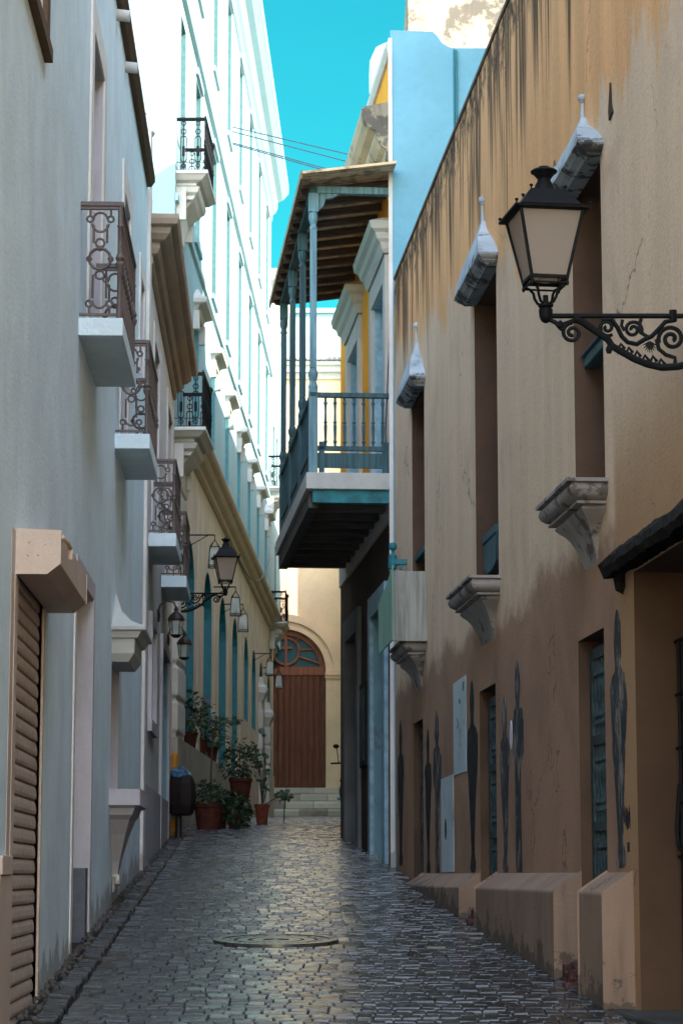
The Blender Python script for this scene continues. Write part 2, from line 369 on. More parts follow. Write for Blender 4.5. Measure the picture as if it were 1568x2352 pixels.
# ------------------------------------------------------------------ ground and street
mb=MB(); ys=[-60,-20,0]+list(range(4,80,2))+[100,140,220,400]
for i,y in enumerate(ys):
    mb.v+= [(-200,y,gz(y)-.05),(200,y,gz(y)-.05)]
for i in range(len(ys)-1):
    a=2*i; mb.f.append((a,a+1,a+3,a+2)); mb.mi.append(0)
struct(mb.build('ground',M['seam']))
def xl(y): return WL.x0+WL.dx*y if y<36 else max(WF.x0+WF.dx*y+ (0 if y<60 else 0), WL.x0+WL.dx*36-.05*(y-36) if y<37 else -99)
def xr(y): return WR.x0+WR.dx*y-.17 if y<27.2 else (WB.x0+WB.dx*y if y<34.3 else min(.0+(y-34.3)*3,1.2))
def stones():
    rg=random.Random(5); V=[];Fc=[];T=[]
    def stone(x0,x1,y0,y1,h,tilt,tn,bev=.014):
        b=len(V)
        za=gz(y0)+h; zb=gz(y1)+h
        bx=min(bev*.45,(x1-x0)*.22); by=min(bev*1.2,(y1-y0)*.2)
        tx=rg.uniform(-tilt,tilt); ty=rg.uniform(-tilt,tilt)
        b0=min(.004,(y1-y0)*.2); b1=min(.006,(y1-y0)*.1); dp=.011*rg.uniform(.7,1.3)
        for k,(a,dz) in enumerate(((0,-.045),(0,-dp),(bx,0))):
            for (sx,sy) in ((0,0),(1,0),(1,1),(0,1)):
                c=(b0 if sy==0 else b1) if k==2 else 0
                X=(x0+a) if sx==0 else (x1-a); Y=(y0+c) if sy==0 else (y1-c); Z=(za if sy==0 else zb)+dz+ (tx*(sx-.5)+ty*(sy-.5))*(1 if k else 0)
                if k==1 and sy==1: Z+=dp*.55
                V.append((X,Y,Z))
        for k in (0,4):
            for j in range(4): Fc.append((b+k+j,b+k+(j+1)%4,b+k+4+(j+1)%4,b+k+4+j))
        Fc.append((b+8,b+9,b+10,b+11)); T.extend([tn]*9)
    y=9.; row=0
    while y<73.4:
        d=rg.uniform(.135,.16) if y<50 else .18
        L=xl(y)+.40 if y<36.5 else xl(y)+.15; Rr=xr(y)-.02 if y<27.2 else xr(y)-.06
        x=L-rg.uniform(0,.1); wob=rg.uniform(-.004,.004)
        while x<Rr:
            w=rg.choice((.09,.10,.11,.12,.13,.15))*rg.uniform(.9,1.1)*(1 if y<50 else 1.3)
            cx=x+w/2; 
            # keep the manhole clear
            if ((cx+.48)/.50)**2+((y+d/2-18.05)/.46)**2>1:
                low=.0
                if 18.4<y<19.1: low=-.012*rg.random()
                yy=y+.014*math.sin(x*1.3+y*.35)+wob
                stone(x,x+w-.005,yy,yy+d-rg.uniform(.012,.018),rg.gauss(0,.0028)+low,.0045,min(1,max(0,rg.gauss(.45,.24))))
            x+=w
        y+=d; row+=1
    # gutter rows along the left wall
    for k,off in enumerate((.085,.245)):
        y=9.
        while y<35.5:
            d=rg.uniform(.06,.13); x0=xl(y)+off+rg.uniform(-.008,.008)
            if rg.random()>.07: stone(x0,x0+.125,y,y+d-.03,rg.gauss(-.006,.006),.010,min(1,max(.2,rg.gauss(.6,.25))),.012)
            y+=d
    # gutter row along the right plinths
    y=9.
    while y<27:
        d=rg.uniform(.1,.22); x0=xr(y)+.0
        stone(x0,x0+.13,y,y+d-.015,rg.gauss(.004,.006),.012,min(1,max(.2,rg.gauss(.7,.2))),.012); y+=d
    me=bpy.data.meshes.new('road'); me.from_pydata(V,[],Fc); at=me.attributes.new('tone','FLOAT','FACE'); at.data.foreach_set('value',T)
    me.materials.append(M['cobble']); o=bpy.data.objects.new('road',me); COL.objects.link(o); struct(o)
stones()
rg=random.Random(11)
mb=MB()      # rubble and grit in the left gutter seam
for i in range(650):
    y=rg.uniform(10,35); x=xl(y)+abs(rg.gauss(0,.05)); s_=rg.uniform(.008,.028)
    mb.lathe((x,y,gz(y)-.02),[(s_,0),(s_*1.1,s_*.6),(s_*.5,s_*1.2)],5,rot=rg.random()*6)
struct(mb.build('gutter_grit',M['kerb']),'stuff'); 
# manhole cover
mh=thing('manhole_cover','round ringed iron manhole cover in the cobbled street','manhole cover',(-.48,18.05,gz(18.05)+.004))
sl=math.atan(.062)
mb=MB(); cx,cy=-.48,18.05
def disc(mb,r0,r1,h,seg=48):
    vs=[];
    for r,z in ((r0,-.04),(r0,h),(r1,h),(r1,-.04)):
        for i in range(seg):
            a=2*math.pi*i/seg; X=cx+r*math.cos(a); Y=cy+r*math.sin(a); vs.append((X,Y,gz(Y)+z))
    fs=[(k*seg+i,k*seg+(i+1)%seg,(k+1)*seg+(i+1)%seg,(k+1)*seg+i) for k in range(3) for i in range(seg)]
    mb.add(vs,fs)
disc(mb,.46,.395,.018); mb.build('frame',M['black'] if False else flat('cast_iron',(.10,.095,.08),.3,.8,.3,.3,20,.1),mh,True)
mb=MB()
for a,b,h in ((.39,.31,.012),(.31,.285,.002),(.285,.21,.012),(.21,.185,.002),(.185,.10,.012),(.10,.0005,.004)): disc(mb,a,b,h)
for i in range(24):
    a=2*math.pi*i/24; X=cx+.335*math.cos(a); Y=cy+.335*math.sin(a); mb.lathe((X,Y,gz(Y)+.008),[(.016,0),(.012,.008)],6)
mb.build('cover_plate',bpy.data.materials['cast_iron'],mh,True)
# ------------------------------------------------------------------ facade builder
def facade(mb,w,y0,y1,z0,z1,ops,thick=3.,back=True,top=True):
    """ops: (ya,yb,za,zb,arch)  wall skin with real openings, ends, top and back"""
    Y=sorted({y0,y1}|{o[0] for o in ops}|{o[1] for o in ops}); Z=sorted({z0,z1}|{o[2] for o in ops}|{o[3] for o in ops})
    for i in range(len(Y)-1):
        for j in range(len(Z)-1):
            yc=(Y[i]+Y[i+1])/2; zc=(Z[j]+Z[j+1])/2
            if any(o[0]<yc<o[1] and o[2]<zc<o[3] for o in ops): continue
            mb.add([w.pt(Y[i],0,Z[j]),w.pt(Y[i+1],0,Z[j]),w.pt(Y[i+1],0,Z[j+1]),w.pt(Y[i],0,Z[j+1])],[(0,1,2,3)])
    for o in ops:
        if o[4]:
            c=(o[0]+o[1])/2; r=(o[1]-o[0])/2; n=12; zz=o[3]-r*o[4]
            for k in range(n):
                a0=math.pi-math.pi*k/n; a1=math.pi-math.pi*(k+1)/n
                p0=(c+r*math.cos(a0),zz+r*o[4]*math.sin(a0)); p1=(c+r*math.cos(a1),zz+r*o[4]*math.sin(a1))
                mb.add([w.pt(p0[0],0,p0[1]),w.pt(p1[0],0,p1[1]),w.pt(p1[0],0,o[3]),w.pt(p0[0],0,o[3])],[(0,1,2,3)])
    T=-thick
    if top: mb.add([w.pt(y0,0,z1),w.pt(y1,0,z1),w.pt(y1,T,z1),w.pt(y0,T,z1)],[(0,1,2,3)])
    mb.add([w.pt(y0,0,z0),w.pt(y0,0,z1),w.pt(y0,T,z1),w.pt(y0,T,z0)],[(0,1,2,3)])
    mb.add([w.pt(y1,0,z0),w.pt(y1,0,z1),w.pt(y1,T,z1),w.pt(y1,T,z0)],[(0,1,2,3)])
    if back: mb.add([w.pt(y0,T,z0),w.pt(y1,T,z0),w.pt(y1,T,z1),w.pt(y0,T,z1)],[(0,1,2,3)])
    return mb
def liner(w,o,d,name,jmat,parent,backmat,backname='shutter',slats=0,inset=.002,label=None):
    """reveal lining and leaf of one opening (a part), its leaf is a sub-part"""
    y0,y1,z0,z1,ar=o; mb=MB(); e=inset
    def q(a,b): mb.add([w.pt(a[0],0,a[1]),w.pt(b[0],0,b[1]),w.pt(b[0],-d,b[1]),w.pt(a[0],-d,a[1])],[(0,1,2,3)])
    pts=[]
    if ar:
        c=(y0+y1)/2; r=(y1-y0)/2; zz=z1-r*ar; pts=[(c+r*math.cos(math.pi-math.pi*k/12),zz+r*ar*math.sin(math.pi*k/12)) for k in range(13)]
    else: pts=[(y0,z1),(y1,z1)]
    pts=[(y0,z0)]+pts+[(y1,z0)]
    for a,b in zip(pts,pts[1:]): q(a,b)
    q((y1,z0),(y0,z0))
    p=mb.build(name,jmat,parent,label=label)
    mb=MB(); zt=z1
    mb.box(w,y0,y1,-d-.03,-d,z0,zt)
    st=.09; ym=(y0+y1)/2
    for (a,b) in ((y0,ym-.01),(ym+.01,y1)):
        mb.box(w,a,a+st,-d+.001,-d+.03,z0,zt); mb.box(w,b-st,b,-d+.001,-d+.03,z0,zt)
        for zz in (z0,(z0+zt)/2,zt-.12): mb.box(w,a+st,b-st,-d+.001,-d+.025,zz,zz+.12)
        if slats:
            k=int((zt-z0)/.09)
            for i in range(k):
                zz=z0+.05+i*.09; mb.extr(w,a+st,b-st,[(-d+.002,zz),(-d+.02,zz),(-d+.004,zz+.06)])
    mb.build(backname,backmat,p)
    return p
def surround(w,o,wd,pr,name,mat,parent,sides='lrt',z0=None):
    y0,y1,z0_,z1=o[:4]; mb=MB(); z0=z0_ if z0 is None else z0
    if 'l' in sides: mb.box(w,y0-wd,y0-.001,-.01,pr,z0,z1+ (wd if 't' in sides else 0))
    if 'r' in sides: mb.box(w,y1+.001,y1+wd,-.01,pr,z0,z1+ (wd if 't' in sides else 0))
    if 't' in sides: mb.box(w,y0,y1,-.01,pr-.002,z1+.001,z1+wd-.001)
    if 'b' in sides: mb.box(w,y0-wd,y1+wd,-.01,pr+.004,z0-wd,z0-.001)
    return mb.build(name,mat,parent,bevel=.004)
# iron railings ------------------------------------------------------
def circ(P,c,r,k=12,a0=0,a1=2*math.pi): return [P(c[0]+r*math.cos(a0+(a1-a0)*i/k),c[1]+r*math.sin(a0+(a1-a0)*i/k)) for i in range(k+1)]
def rail_panel(mb,A,B,z0,h,pitch=.16,r=.0095,style=0):
    """ornate cast-iron panel between plan points A and B"""
    L=math.hypot(B[0]-A[0],B[1]-A[1]); ux,uy=(B[0]-A[0])/L,(B[1]-A[1])/L
    P=lambda s,z:(A[0]+ux*s,A[1]+uy*s,z0+z)
    def bar(s0,z0_,s1,z1_,rr=r,seg=5): mb.tube([P(s0,z0_),P(s1,z1_)],rr,seg)
    nx,ny=-uy,ux
    for (w_,za,zb) in ((.022,h-.03,h),(.014,h-.055,h-.035),(.012,0,.018)):
        mb.add([(P(s,z)[0]+nx*q*w_,P(s,z)[1]+ny*q*w_,P(s,z)[2]) for z in (za,zb) for q in (-1,1) for s in (-.01,L+.01)],
               [(0,1,3,2),(4,6,7,5),(0,4,5,1),(2,3,7,6),(0,2,6,4),(1,5,7,3)])
    n=max(1,round(L/pitch)); p=L/n; c=p/2; q=.26*p
    for i in range(n):
        m=i*p+c
        if style==0:
            for s in (m-q,m+q):
                bar(s,h-.05,s,h-.10); mb.tube(circ(P,(s,h-.125),.022,8),r,5)
                bar(s*.4+m*.6+ (s-m)*.25,h-.17,s*.4+m*.6+(s-m)*.25,h*.64); bar(s,.02,s,.07); mb.tube(circ(P,(s,.09),.022,8),r,5)
                bar(m+(s-m)*.65,.13,m+(s-m)*.65,h*.36)
            mb.tube(circ(P,(m,h-.16),q*.8,8,math.pi,2*math.pi),r,5); mb.tube(circ(P,(m,h-.13),q*.7,8,0,math.pi),r,5)
            mb.tube(circ(P,(m,h*.5),q*1.05,12),r*1.3,5)
            for (a,b) in ((0,q*1.05),(math.pi,q*1.05),(math.pi/2,q*1.05),(-math.pi/2,q*1.05)):
                X=m+b*math.cos(a); Zc=h*.5+b*math.sin(a); mb.tube(circ(P,(X,Zc),.014,6),r*1.2,4)
            for zz in (h*.64,h*.36): mb.tube(circ(P,(m,zz),q*.42,8),r,5)
            mb.tube(circ(P,(m,.11),q*.7,8,math.pi,2*math.pi),r,5)
        else:
            bar(m,.02,m,h-.04,r*.8); mb.tube(circ(P,(m,h*.74),q*.7,8),r,5); mb.tube(circ(P,(m,h-.09),q*.6,6),r,5)
            for s in (m-q*.8,m+q*.8): bar(s,h*.22,s,h*.6,r*.8)
            mb.tube(circ(P,(m,h*.6),q*.8,6,0,math.pi),r,5); mb.tube(circ(P,(m,h*.22),q*.8,6,math.pi,2*math.pi),r,5)
            mb.tube([P(m,h*.28),P(m,h*.46)],r*2.6,6); mb.tube(circ(P,(m,h*.1),q*.55,6),r,5); bar(i*p,.16*h,(i+1)*p,.16*h,r*.7)
def post(mb,x,y,z,h,r=.018):
    mb.lathe((x,y,z),[(r*1.3,0),(r*1.3,.06),(r,.08),(r,h*.42),(r*1.7,h*.45),(r*1.9,h*.48),(r*1.2,h*.5),(r*1.8,h*.53),(r,h*.58),(r,h*.8),(r*1.4,h*.81),(r,h*.83),(r,h)],10)
def iron_balcony(w,y0,y1,zt,p,th,parent,slabmat,railmat,h,style=0,plant=False):
    mb=MB(); mb.box(w,y0,y1,-.01,p,zt-th,zt); sl=mb.build('balcony',slabmat,parent,bevel=.006)
    mb=MB(); a=w.pt(y0+.03,0,0); b=w.pt(y0+.03,p-.03,0); c=w.pt(y1-.03,p-.03,0); d=w.pt(y1-.03,0,0)
    rail_panel(mb,a,b,zt+.02,h,style=style,pitch=.30 if style==0 else .2); rail_panel(mb,b,c,zt+.02,h,pitch=.17,style=style); rail_panel(mb,d,c,zt+.02,h,pitch=.30 if style==0 else .2,style=style)
    for q in (b,c): post(mb,q[0],q[1],zt,h)
    mb.build('railing',railmat,sl,True)
    return sl
# ================================================================== LEFT: near white house
P0=WL.pt(19,0,gz(19))
H1=thing('white_house','tall pale white house with roller shutter and two taupe iron balconies, nearest on the left','house',P0)
o_sh=(12.97,14.55,-1,3.22,0); o_dr=(17.05,18.75,-1,3.72,0); o_mw=(21.25,22.35,2.33,3.5,0)
o_w0=(10.4,13.75,6.5,9.2,0); o_w1=(17.85,19.05,5.56,8.03,0); o_w2=(22.05,23.05,5.56,7.97,0); o_w3=(25.2,25.95,6.9,7.95,0)
ops=[o_sh,o_dr,o_mw,o_w0,o_w1,o_w2,o_w3]
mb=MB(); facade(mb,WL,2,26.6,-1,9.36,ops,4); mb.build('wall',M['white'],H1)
# eave edge and scuppers
mb=MB(); mb.extr(WL,2,26.45,[(-.02,9.28),(.05,9.28),(.09,9.34),(.09,9.40),(-.02,9.42)]); mb.build('roof_edge',M['roofdark'],H1)
for y in (20.6,22.0):
    mb=MB(); a=Vector(WL.pt(y-.0,-.05,9.17)); b=Vector(WL.pt(y,.12,9.15)); mb.tube([a,b],.052,12); mb.build('scupper',M['trim'],H1,True)
# windows
liner(WL,o_w1,.28,'window',M['greytrim'],H1,M['tealpale'],slats=1); surround(WL,o_w1,.24,.018,'window_surround',M['white2'],H1,'lrt')
liner(WL,o_w2,.28,'window',M['greytrim'],H1,M['tealpale'],slats=1); surround(WL,o_w2,.24,.018,'window_surround',M['white2'],H1,'lrt')
liner(WL,o_w3,.2,'window',M['greytrim'],H1,M['tealpale']); surround(WL,o_w3,.2,.018,'window_surround',M['white2'],H1,'lrt')
liner(WL,o_w0,.2,'window',M['greytrim'],H1,M['beige']); 
mb=MB(); mb.box(WL,10.2,13.95,-.01,.05,6.42,6.50); mb.box(WL,13.76,13.95,-.01,.03,6.5,9.2); mb.build('window_sill',M['roofdark'],H1)
# roller shutter
rs=MB(); d=.03; k=0; z=gz(13.9)-.12
while z<3.22:
    rs.extr(WL,12.98,14.54,[(-d-.03,z),(-d-.006,z),(-d+.006,z+.006),(-d+.009,z+.022),(-d+.006,z+.055),(-d-.002,z+.080),(-d-.03,z+.086)]); z+=.0865
rp=rs.build('roller_shutter',M['slat'],H1)
mb=MB(); mb.box(WL,12.99,14.54,-d-.05,-d+.03,gz(13.9)-.22,gz(13.9)-.1); mb.build('bottom_bar',M['beige'],rp)
mb=MB()
mb.extr(WL,12.86,14.83,[(.0,3.20),(.165,3.20),(.235,3.255),(.235,3.43),(.0,3.44)])
bxo=mb.build('shutter_box',M['beige'],H1,bevel=.004)
mb=MB()
for (n,z) in ((.07,3.37),(.12,3.30),(.155,3.36),(.065,3.30)): 
    c=WL.pt(12.855,n,z); mb.lathe(c,[(.006,-.005),(.007,.0),(.004,.005)],6)
mb.build('rivet',M['beige'],bxo)
mb=MB(); mb.tube([WL.pt(12.95,.235,3.41),WL.pt(13.02,.262,3.39),WL.pt(13.14,.268,3.37)],.013,8); mb.tube([WL.pt(13.14,.268,3.375),WL.pt(13.14,.268,3.31)],.014,8); mb.build('shutter_lock',M['beige'],bxo,True)
mb=MB(); mb.box(WL,12.80,12.965,-.01,.006,-.5,3.19); mb.box(WL,12.62,12.795,-.01,.003,-.5,3.42); mb.box(WL,14.555,14.62,-.01,.006,-.5,3.2); mb.build('shutter_frame',M['beige'],H1,bevel=.004)
mb=MB(); mb.box(WL,12.3,12.78,.0,.012,.3,1.60); mb.box(WL,12.3,12.78,.0,.022,1.60,1.70); mb.build('corner_plinth',M['beige'],H1,bevel=.006)
# recessed door behind the shutter box
liner(WL,o_dr,.3,'door',M['greytrim'],H1,M['greytrim'],'door_leaf'); surround(WL,o_dr,.14,.012,'door_surround',M['greytrim'],H1,'rt',z0=-.5); surround(WL,o_dr,.14,.012,'door_surround',M['white2'],H1,'l',z0=-.5)
mb=MB(); mb.box(WL,18.5,18.748,-.29,-.005,-.5,gz(18.6)+.50); mb.build('grey_doorstep_block',flat('slate_grey_paint',(.13,.14,.16),.7,.3),H1,bevel=.005)
# meter niche with hood and tapering sill
liner(WL,o_mw,.24,'niche_window',M['greytrim'],H1,M['greyjamb'])
mb=MB(); mb.rings(WL,[(21.25,22.35,.15,3.46),(21.2,22.4,.20,3.53),(21.2,22.4,.20,3.66),(21.17,22.43,.23,3.665),(21.15,22.45,.26,3.72),(21.12,22.48,.30,3.73),(21.12,22.48,.30,3.76),(21.25,22.35,.17,3.82),(21.5,22.1,.07,3.93),(21.7,21.9,.0,4.12)])
mb.build('window_hood',M['trim'],H1,bevel=.003)
mb=MB(); mb.rings(WL,[(21.1,22.45,.27,2.34),(21.1,22.45,.27,2.20),(21.2,22.35,.22,2.18),(21.22,22.33,.20,2.12),(21.3,22.25,.17,2.08),(21.45,22.1,.13,1.95),(21.65,21.95,.07,1.72),(21.78,21.85,.02,1.45)])
mb.build('window_sill',M['greytrim'],H1,bevel=.003)
iron_balcony(WL,16.9,18.75,5.545,.315,.13,H1,M['white'],M['taupe'],.84)
iron_balcony(WL,21.25,23.0,5.50,.31,.135,H1,M['white'],M['taupe'],.84)
mb=MB(); c=WL.pt(21.6,.02,gz(21.6)); mb.tube([WL.pt(21.75,-.02,gz(21.7)+.25),WL.pt(21.7,.05,gz(21.7)+.24),WL.pt(21.66,.06,gz(21.7)+.17)],.022,8); mb.build('drain_spout',M['white2'],H1,True)
# ================================================================== LEFT: second house with heavy cornice
H2=thing('cream_house','pale house with a deep brown cornice between the roller-shutter house and the tall building','house',WL.pt(31,0,gz(31)))
q1=(28.55,29.95,5.5,8.0,0); q2=(32.8,34.4,5.5,8.05,0); q3=(28.2,29.35,3.4,4.5,0); q4=(31.5,33.9,-.5,4.55,0)
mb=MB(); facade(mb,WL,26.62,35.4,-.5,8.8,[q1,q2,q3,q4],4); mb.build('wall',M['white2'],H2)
for o in (q1,q2): liner(WL,o,.25,'window',M['greytrim'],H2,M['tealpale']); surround(WL,o,.18,.02,'window_surround',M['white2'],H2,'lrt')
liner(WL,q3,.2,'window',M['tealshade'],H2,M['tealdeep']); surround(WL,q3,.15,.05,'window_surround',M['greytrim'],H2,'lrtb')
liner(WL,q4,.25,'door',M['bluejamb'],H2,M['bluejamb'],'door_leaf'); surround(WL,q4,.16,.04,'door_surround',M['greytrim'],H2,'lrt',z0=-.5)
prof=[(.02,8.52),(.05,8.56),(.05,8.64),(.10,8.66),(.13,8.72),(.13,8.78),(.19,8.80),(.25,8.86),(.26,8.93),(.33,8.95),(.35,9.01),(.35,9.06),(.02,9.14)]
mb=MB(); mb.mould(WL,27.1,35.0,prof); mb.build('cornice',plaster('ochre_brown_cornice',(.40,.31,.23),var=.15,streak=.3,dirt=(.2,.14,.09)),H2)
mb=MB(); mb.box(WL,26.64,27.05,-.01,.035,-.5,9.3); mb.box(WL,26.64,27.05,-.3,.03,9.3,10.0); mb.lathe(WL.pt(26.85,-.12,10.0),[(.16,0),(.19,.03),(.15,.12),(.05,.2),(.09,.27),(.02,.36)],12); mb.build('corner_pilaster',M['white2'],H2,bevel=.004)
mb=MB(); mb.box(WL,26.64,35.38,-3.8,-.2,8.8,9.25); mb.build('roof',M['white2'],H2)
mb=MB(); mb.box(WL,26.9,35.42,.0,.03,.9,gz(30)+.75); mb.build('grey_dado',M['greytrim'],H2)
iron_balcony(WL,27.25,28.95,5.45,.34,.15,H2,M['white'],M['taupe'],.84)
iron_balcony(WL,31.45,33.1,5.48,.33,.15,H2,M['white'],M['taupe'],.84)
# ================================================================== LEFT: tall white and teal building
H3=thing('tall_white_building','five storey white building, teal tall windows in its cream ground floor, sunlit above','building',WF.pt(52,0,gz(52)))
gops=[(39.15,40.95,-.5,7.12,1.),(43.15,45.1,-.5,7.10,1.),(47.15,49.2,-.5,7.10,1.),(51.2,53.0,-.5,7.10,1.),(55.5,57.1,5.15,7.1,1.),(58.8,60.45,5.15,7.1,1.),(62.2,63.9,5.15,7.1,1.),(66.4,67.9,5.12,7.1,1.)]
gops=[(a,b,c,d_,.8) for a,b,c,d_,_ in gops]
mb=MB(); facade(mb,WF,36.5,70,-.5,8.45,gops,9,top=False); mb.build('ground_floor_wall',M['cream'],H3)
cols=[40.4,44.45,48.5,52.55,56.6,60.65,64.7]
f2=[(c,c+1.05,8.95,11.1,0) for c in cols]; f3=[(c,c+1.05,12.45,15.28,0) for c in cols]; f4=[(c,c+1.05,16.9,19.8,0) for c in cols]; f5=[(37.3,38.2,8.55,11.1,0),(37.3,38.2,12.5,15.3,0),(37.3,38.2,16.9,19.8,0)]
mb=MB(); facade(mb,WF,36.5,67.4,8.45,20.3,f2+f3+f4+f5,9); mb.build('upper_wall',M['tall'],H3)
for o in gops: liner(WF,o,.22,'window' if o[2]>0 else 'door',M['tealdeep'],H3,M['tealdeep'])
for o in f2: liner(WF,o,.22,'window',M['tealshade'],H3,M['tealdeep'])
for o in f3+f4+f5: liner(WF,o,.18,'window',M['teallight'],H3,M['teal'])
for o in f2:
    mb=MB(); mb.rings(WF,[(o[0]-.1,o[1]+.1,.06,11.13),(o[0]-.15,o[1]+.15,.1,11.22),(o[0]-.2,o[1]+.2,.22,11.26),(o[0]-.2,o[1]+.2,.24,11.33),(o[0]-.1,o[1]+.1,.12,11.42),(o[0]+.4,o[1]-.4,.04,11.62)])
    mb.box(WF,o[0]-.16,o[0]-.04,-.01,.1,10.8,11.12); mb.box(WF,o[1]+.04,o[1]+.16,-.01,.1,10.8,11.12); mb.build('window_hood',M['trim'],H3)
for o in f3+f4:
    mb=MB(); mb.box(WF,o[0]-.12,o[1]+.12,-.01,.05,o[3]+.05,o[3]+.16); mb.build('window_lintel',M['tall'],H3)
    mb=MB(); mb.box(WF,o[0]-.1,o[1]+.1,-.01,.05,o[2]-.12,o[2]-.02); mb.build('window_sill',M['tall'],H3)
cp=[(.03,8.42),(.08,8.46),(.08,8.55),(.16,8.6),(.2,8.66),(.2,8.70),(.27,8.74),(.3,8.8),(.3,8.84),(.02,8.9)]
mb=MB(); mb.extr(WF,39.0,69.6,[(-.01,8.42)]+cp+[(-.01,8.9)]); mb.build('string_course',plaster('olive_cream_moulding',(.52,.43,.32),var=.1,streak=.4,dirt=(.2,.17,.1)),H3)
mb=MB(); mb.extr(WF,36.5,67.4,[(-.01,15.58),(.07,15.6),(.09,15.66),(.09,15.74),(-.01,15.76)]); mb.extr(WF,36.5,67.4,[(-.01,11.98),(.05,12.0),(.05,12.1),(-.01,12.12)]); mb.build('ledge',M['tall'],H3)
tp=[(.02,20.0),(.06,20.05),(.06,20.2),(.14,20.3),(.2,20.45),(.2,20.62),(.34,20.72),(.46,20.9),(.5,20.95),(.5,21.2),(.05,21.3)]
mb=MB(); mb.mould(WF,36.9,66.9,tp); mb.build('roof_cornice',M['tall'],H3)
# ground floor pilasters, quoins and terrace
mb=MB()
for y in (42.0,46.1,50.1,54.3,58.0,61.3): mb.box(WF,y-.3,y+.3,-.01,.010,-.5,8.1)
mb.build('pilaster',M['cream'],H3)
def quoins(y0,y1,zb,zt,pr):
    mb=MB(); mb.box(WF,y0,y1,-.01,pr,-.5,zt); z=zb; i=0
    while z<zt-.3:
        e=.06 if i%2 else 0; mb.rings(WF,[(y0-.02,y1+.05+e,pr+.01,z),(y0-.04,y1+.07+e,pr+.03,z+.04),(y0-.04,y1+.07+e,pr+.03,z+.44),(y0-.02,y1+.05+e,pr+.01,z+.48)]); z+=.54; i+=1
    return mb.build('quoin_pier',M['trim'],H3)
quoins(36.9,38.2,3.75,8.3,.06); quoins(61.6,62.1,4.2,6.0,.10); quoins(65.2,65.8,4.0,5.6,.12)
for y,z in ((61.6,6.0),(65.2,5.6)):
    mb=MB(); mb.rings(WF,[(y-.02,y+.52,.13,z),(y-.06,y+.56,.17,z+.12),(y-.1,y+.6,.22,z+.2),(y-.1,y+.6,.24,z+.33),(y-.02,y+.5,.15,z+.42),(y,y+.5,.12,z+.6)]); mb.build('scroll_capital',M['trim'],H3)
mb=MB(); mb.box(WF,36.55,51.2,-.02,.12,1.5,3.66); mb.extr(WF,51.2,52.6,[(-.02,1.8),(.12,1.8),(.12,3.5),(.0,3.66),(-.02,3.66)]); mb.build('terrace_wall',plaster('grey_cream_terrace',(.36,.34,.30),var=.15,streak=.4,dirt=(.16,.15,.14)),H3)
mb=MB(); mb.box(WF,52.65,69.9,-.01,.04,1.5,4.4); mb.build('dado',M['cream'],H3)
def baroque_balcony(w,y0,y1,zt,p,parent,h=.86):
    mb=MB(); mb.mould(w,y0+p*.9,y1-p*.9,[(p*.55,zt-.22),(p*.62,zt-.2),(p*.62,zt-.16),(p*.8,zt-.13),(p*.93,zt-.07),(p,zt-.05),(p,zt)])
    sl=mb.build('balcony',M['trim'],parent)
    mb=MB(); ym=(y0+y1)/2
    mb.rings(w,[(y0+.12,y1-.12,p*.72,zt-.22),(y0+.15,y1-.15,p*.66,zt-.3),(y0+.22,y1-.22,p*.58,zt-.34),(y0+.22,y1-.22,p*.5,zt-.4),(y0+.3,y1-.3,p*.44,zt-.43),(y0+.35,y1-.35,p*.2,zt-.55),(y0+.45,y1-.45,p*.12,zt-.75),(ym-.15,ym+.15,.05,zt-.98)])
    for yy in (y0+.12,y1-.2):
        mb.plate(w,[(yy,zt-.22),(yy+.08,zt-.22),(yy+.08,zt-.75),(yy,zt-.75)],0,p*.3)
    mb.build('console',M['trim'],sl,False)
    mb=MB(); a=w.pt(y0+.04,0,0); b=w.pt(y0+.04,p-.05,0); c=w.pt(y1-.04,p-.05,0); d_=w.pt(y1-.04,0,0)
    rail_panel(mb,a,b,zt+.01,h,.2,.009,1); rail_panel(mb,b,c,zt+.01,h,.17,.009,1); rail_panel(mb,d_,c,zt+.01,h,.2,.009,1)
    post(mb,b[0],b[1],zt,h+.04,.014); post(mb,c[0],c[1],zt,h+.04,.014); mb.lathe((c[0],c[1],zt+h),[(.02,0),(.045,.05),(.02,.1)],8)
    mb.build('railing',M['black'],sl,True); return sl
for y,z in ((36.62,12.5),(36.62,8.42),(67.25,8.6),(66.4,12.3)): baroque_balcony(WF,y,y+1.7,z,.5,H3)
# lower annex beyond
H4=thing('white_annex','lower white building just beyond the tall one at the street end','building',WF.pt(71,0,gz(71)))
an=[(68.4,69.2,12.3,14.6,0),(70.4,71.4,8.9,11.2,0)]
mb=MB(); facade(mb,WF,67.45,74.6,8.47,18.2,[(69.2,70.1,12.3,14.6,0),(71.2,72.1,12.3,14.6,0),(70.4,71.3,9,11.2,0)],9); mb.build('wall',M['tall'],H4)
for o in [(69.2,70.1,12.3,14.6,0),(71.2,72.1,12.3,14.6,0),(70.4,71.3,9,11.2,0)]: liner(WF,o,.2,'window',M['teallight'],H4,M['teal'])
mb=MB(); mb.mould(WF,67.9,74.,[(.02,17.9),(.1,18.0),(.2,18.3),(.35,18.5),(.4,18.8),(.02,18.9)]); mb.build('cornice',M['trim'],H4)
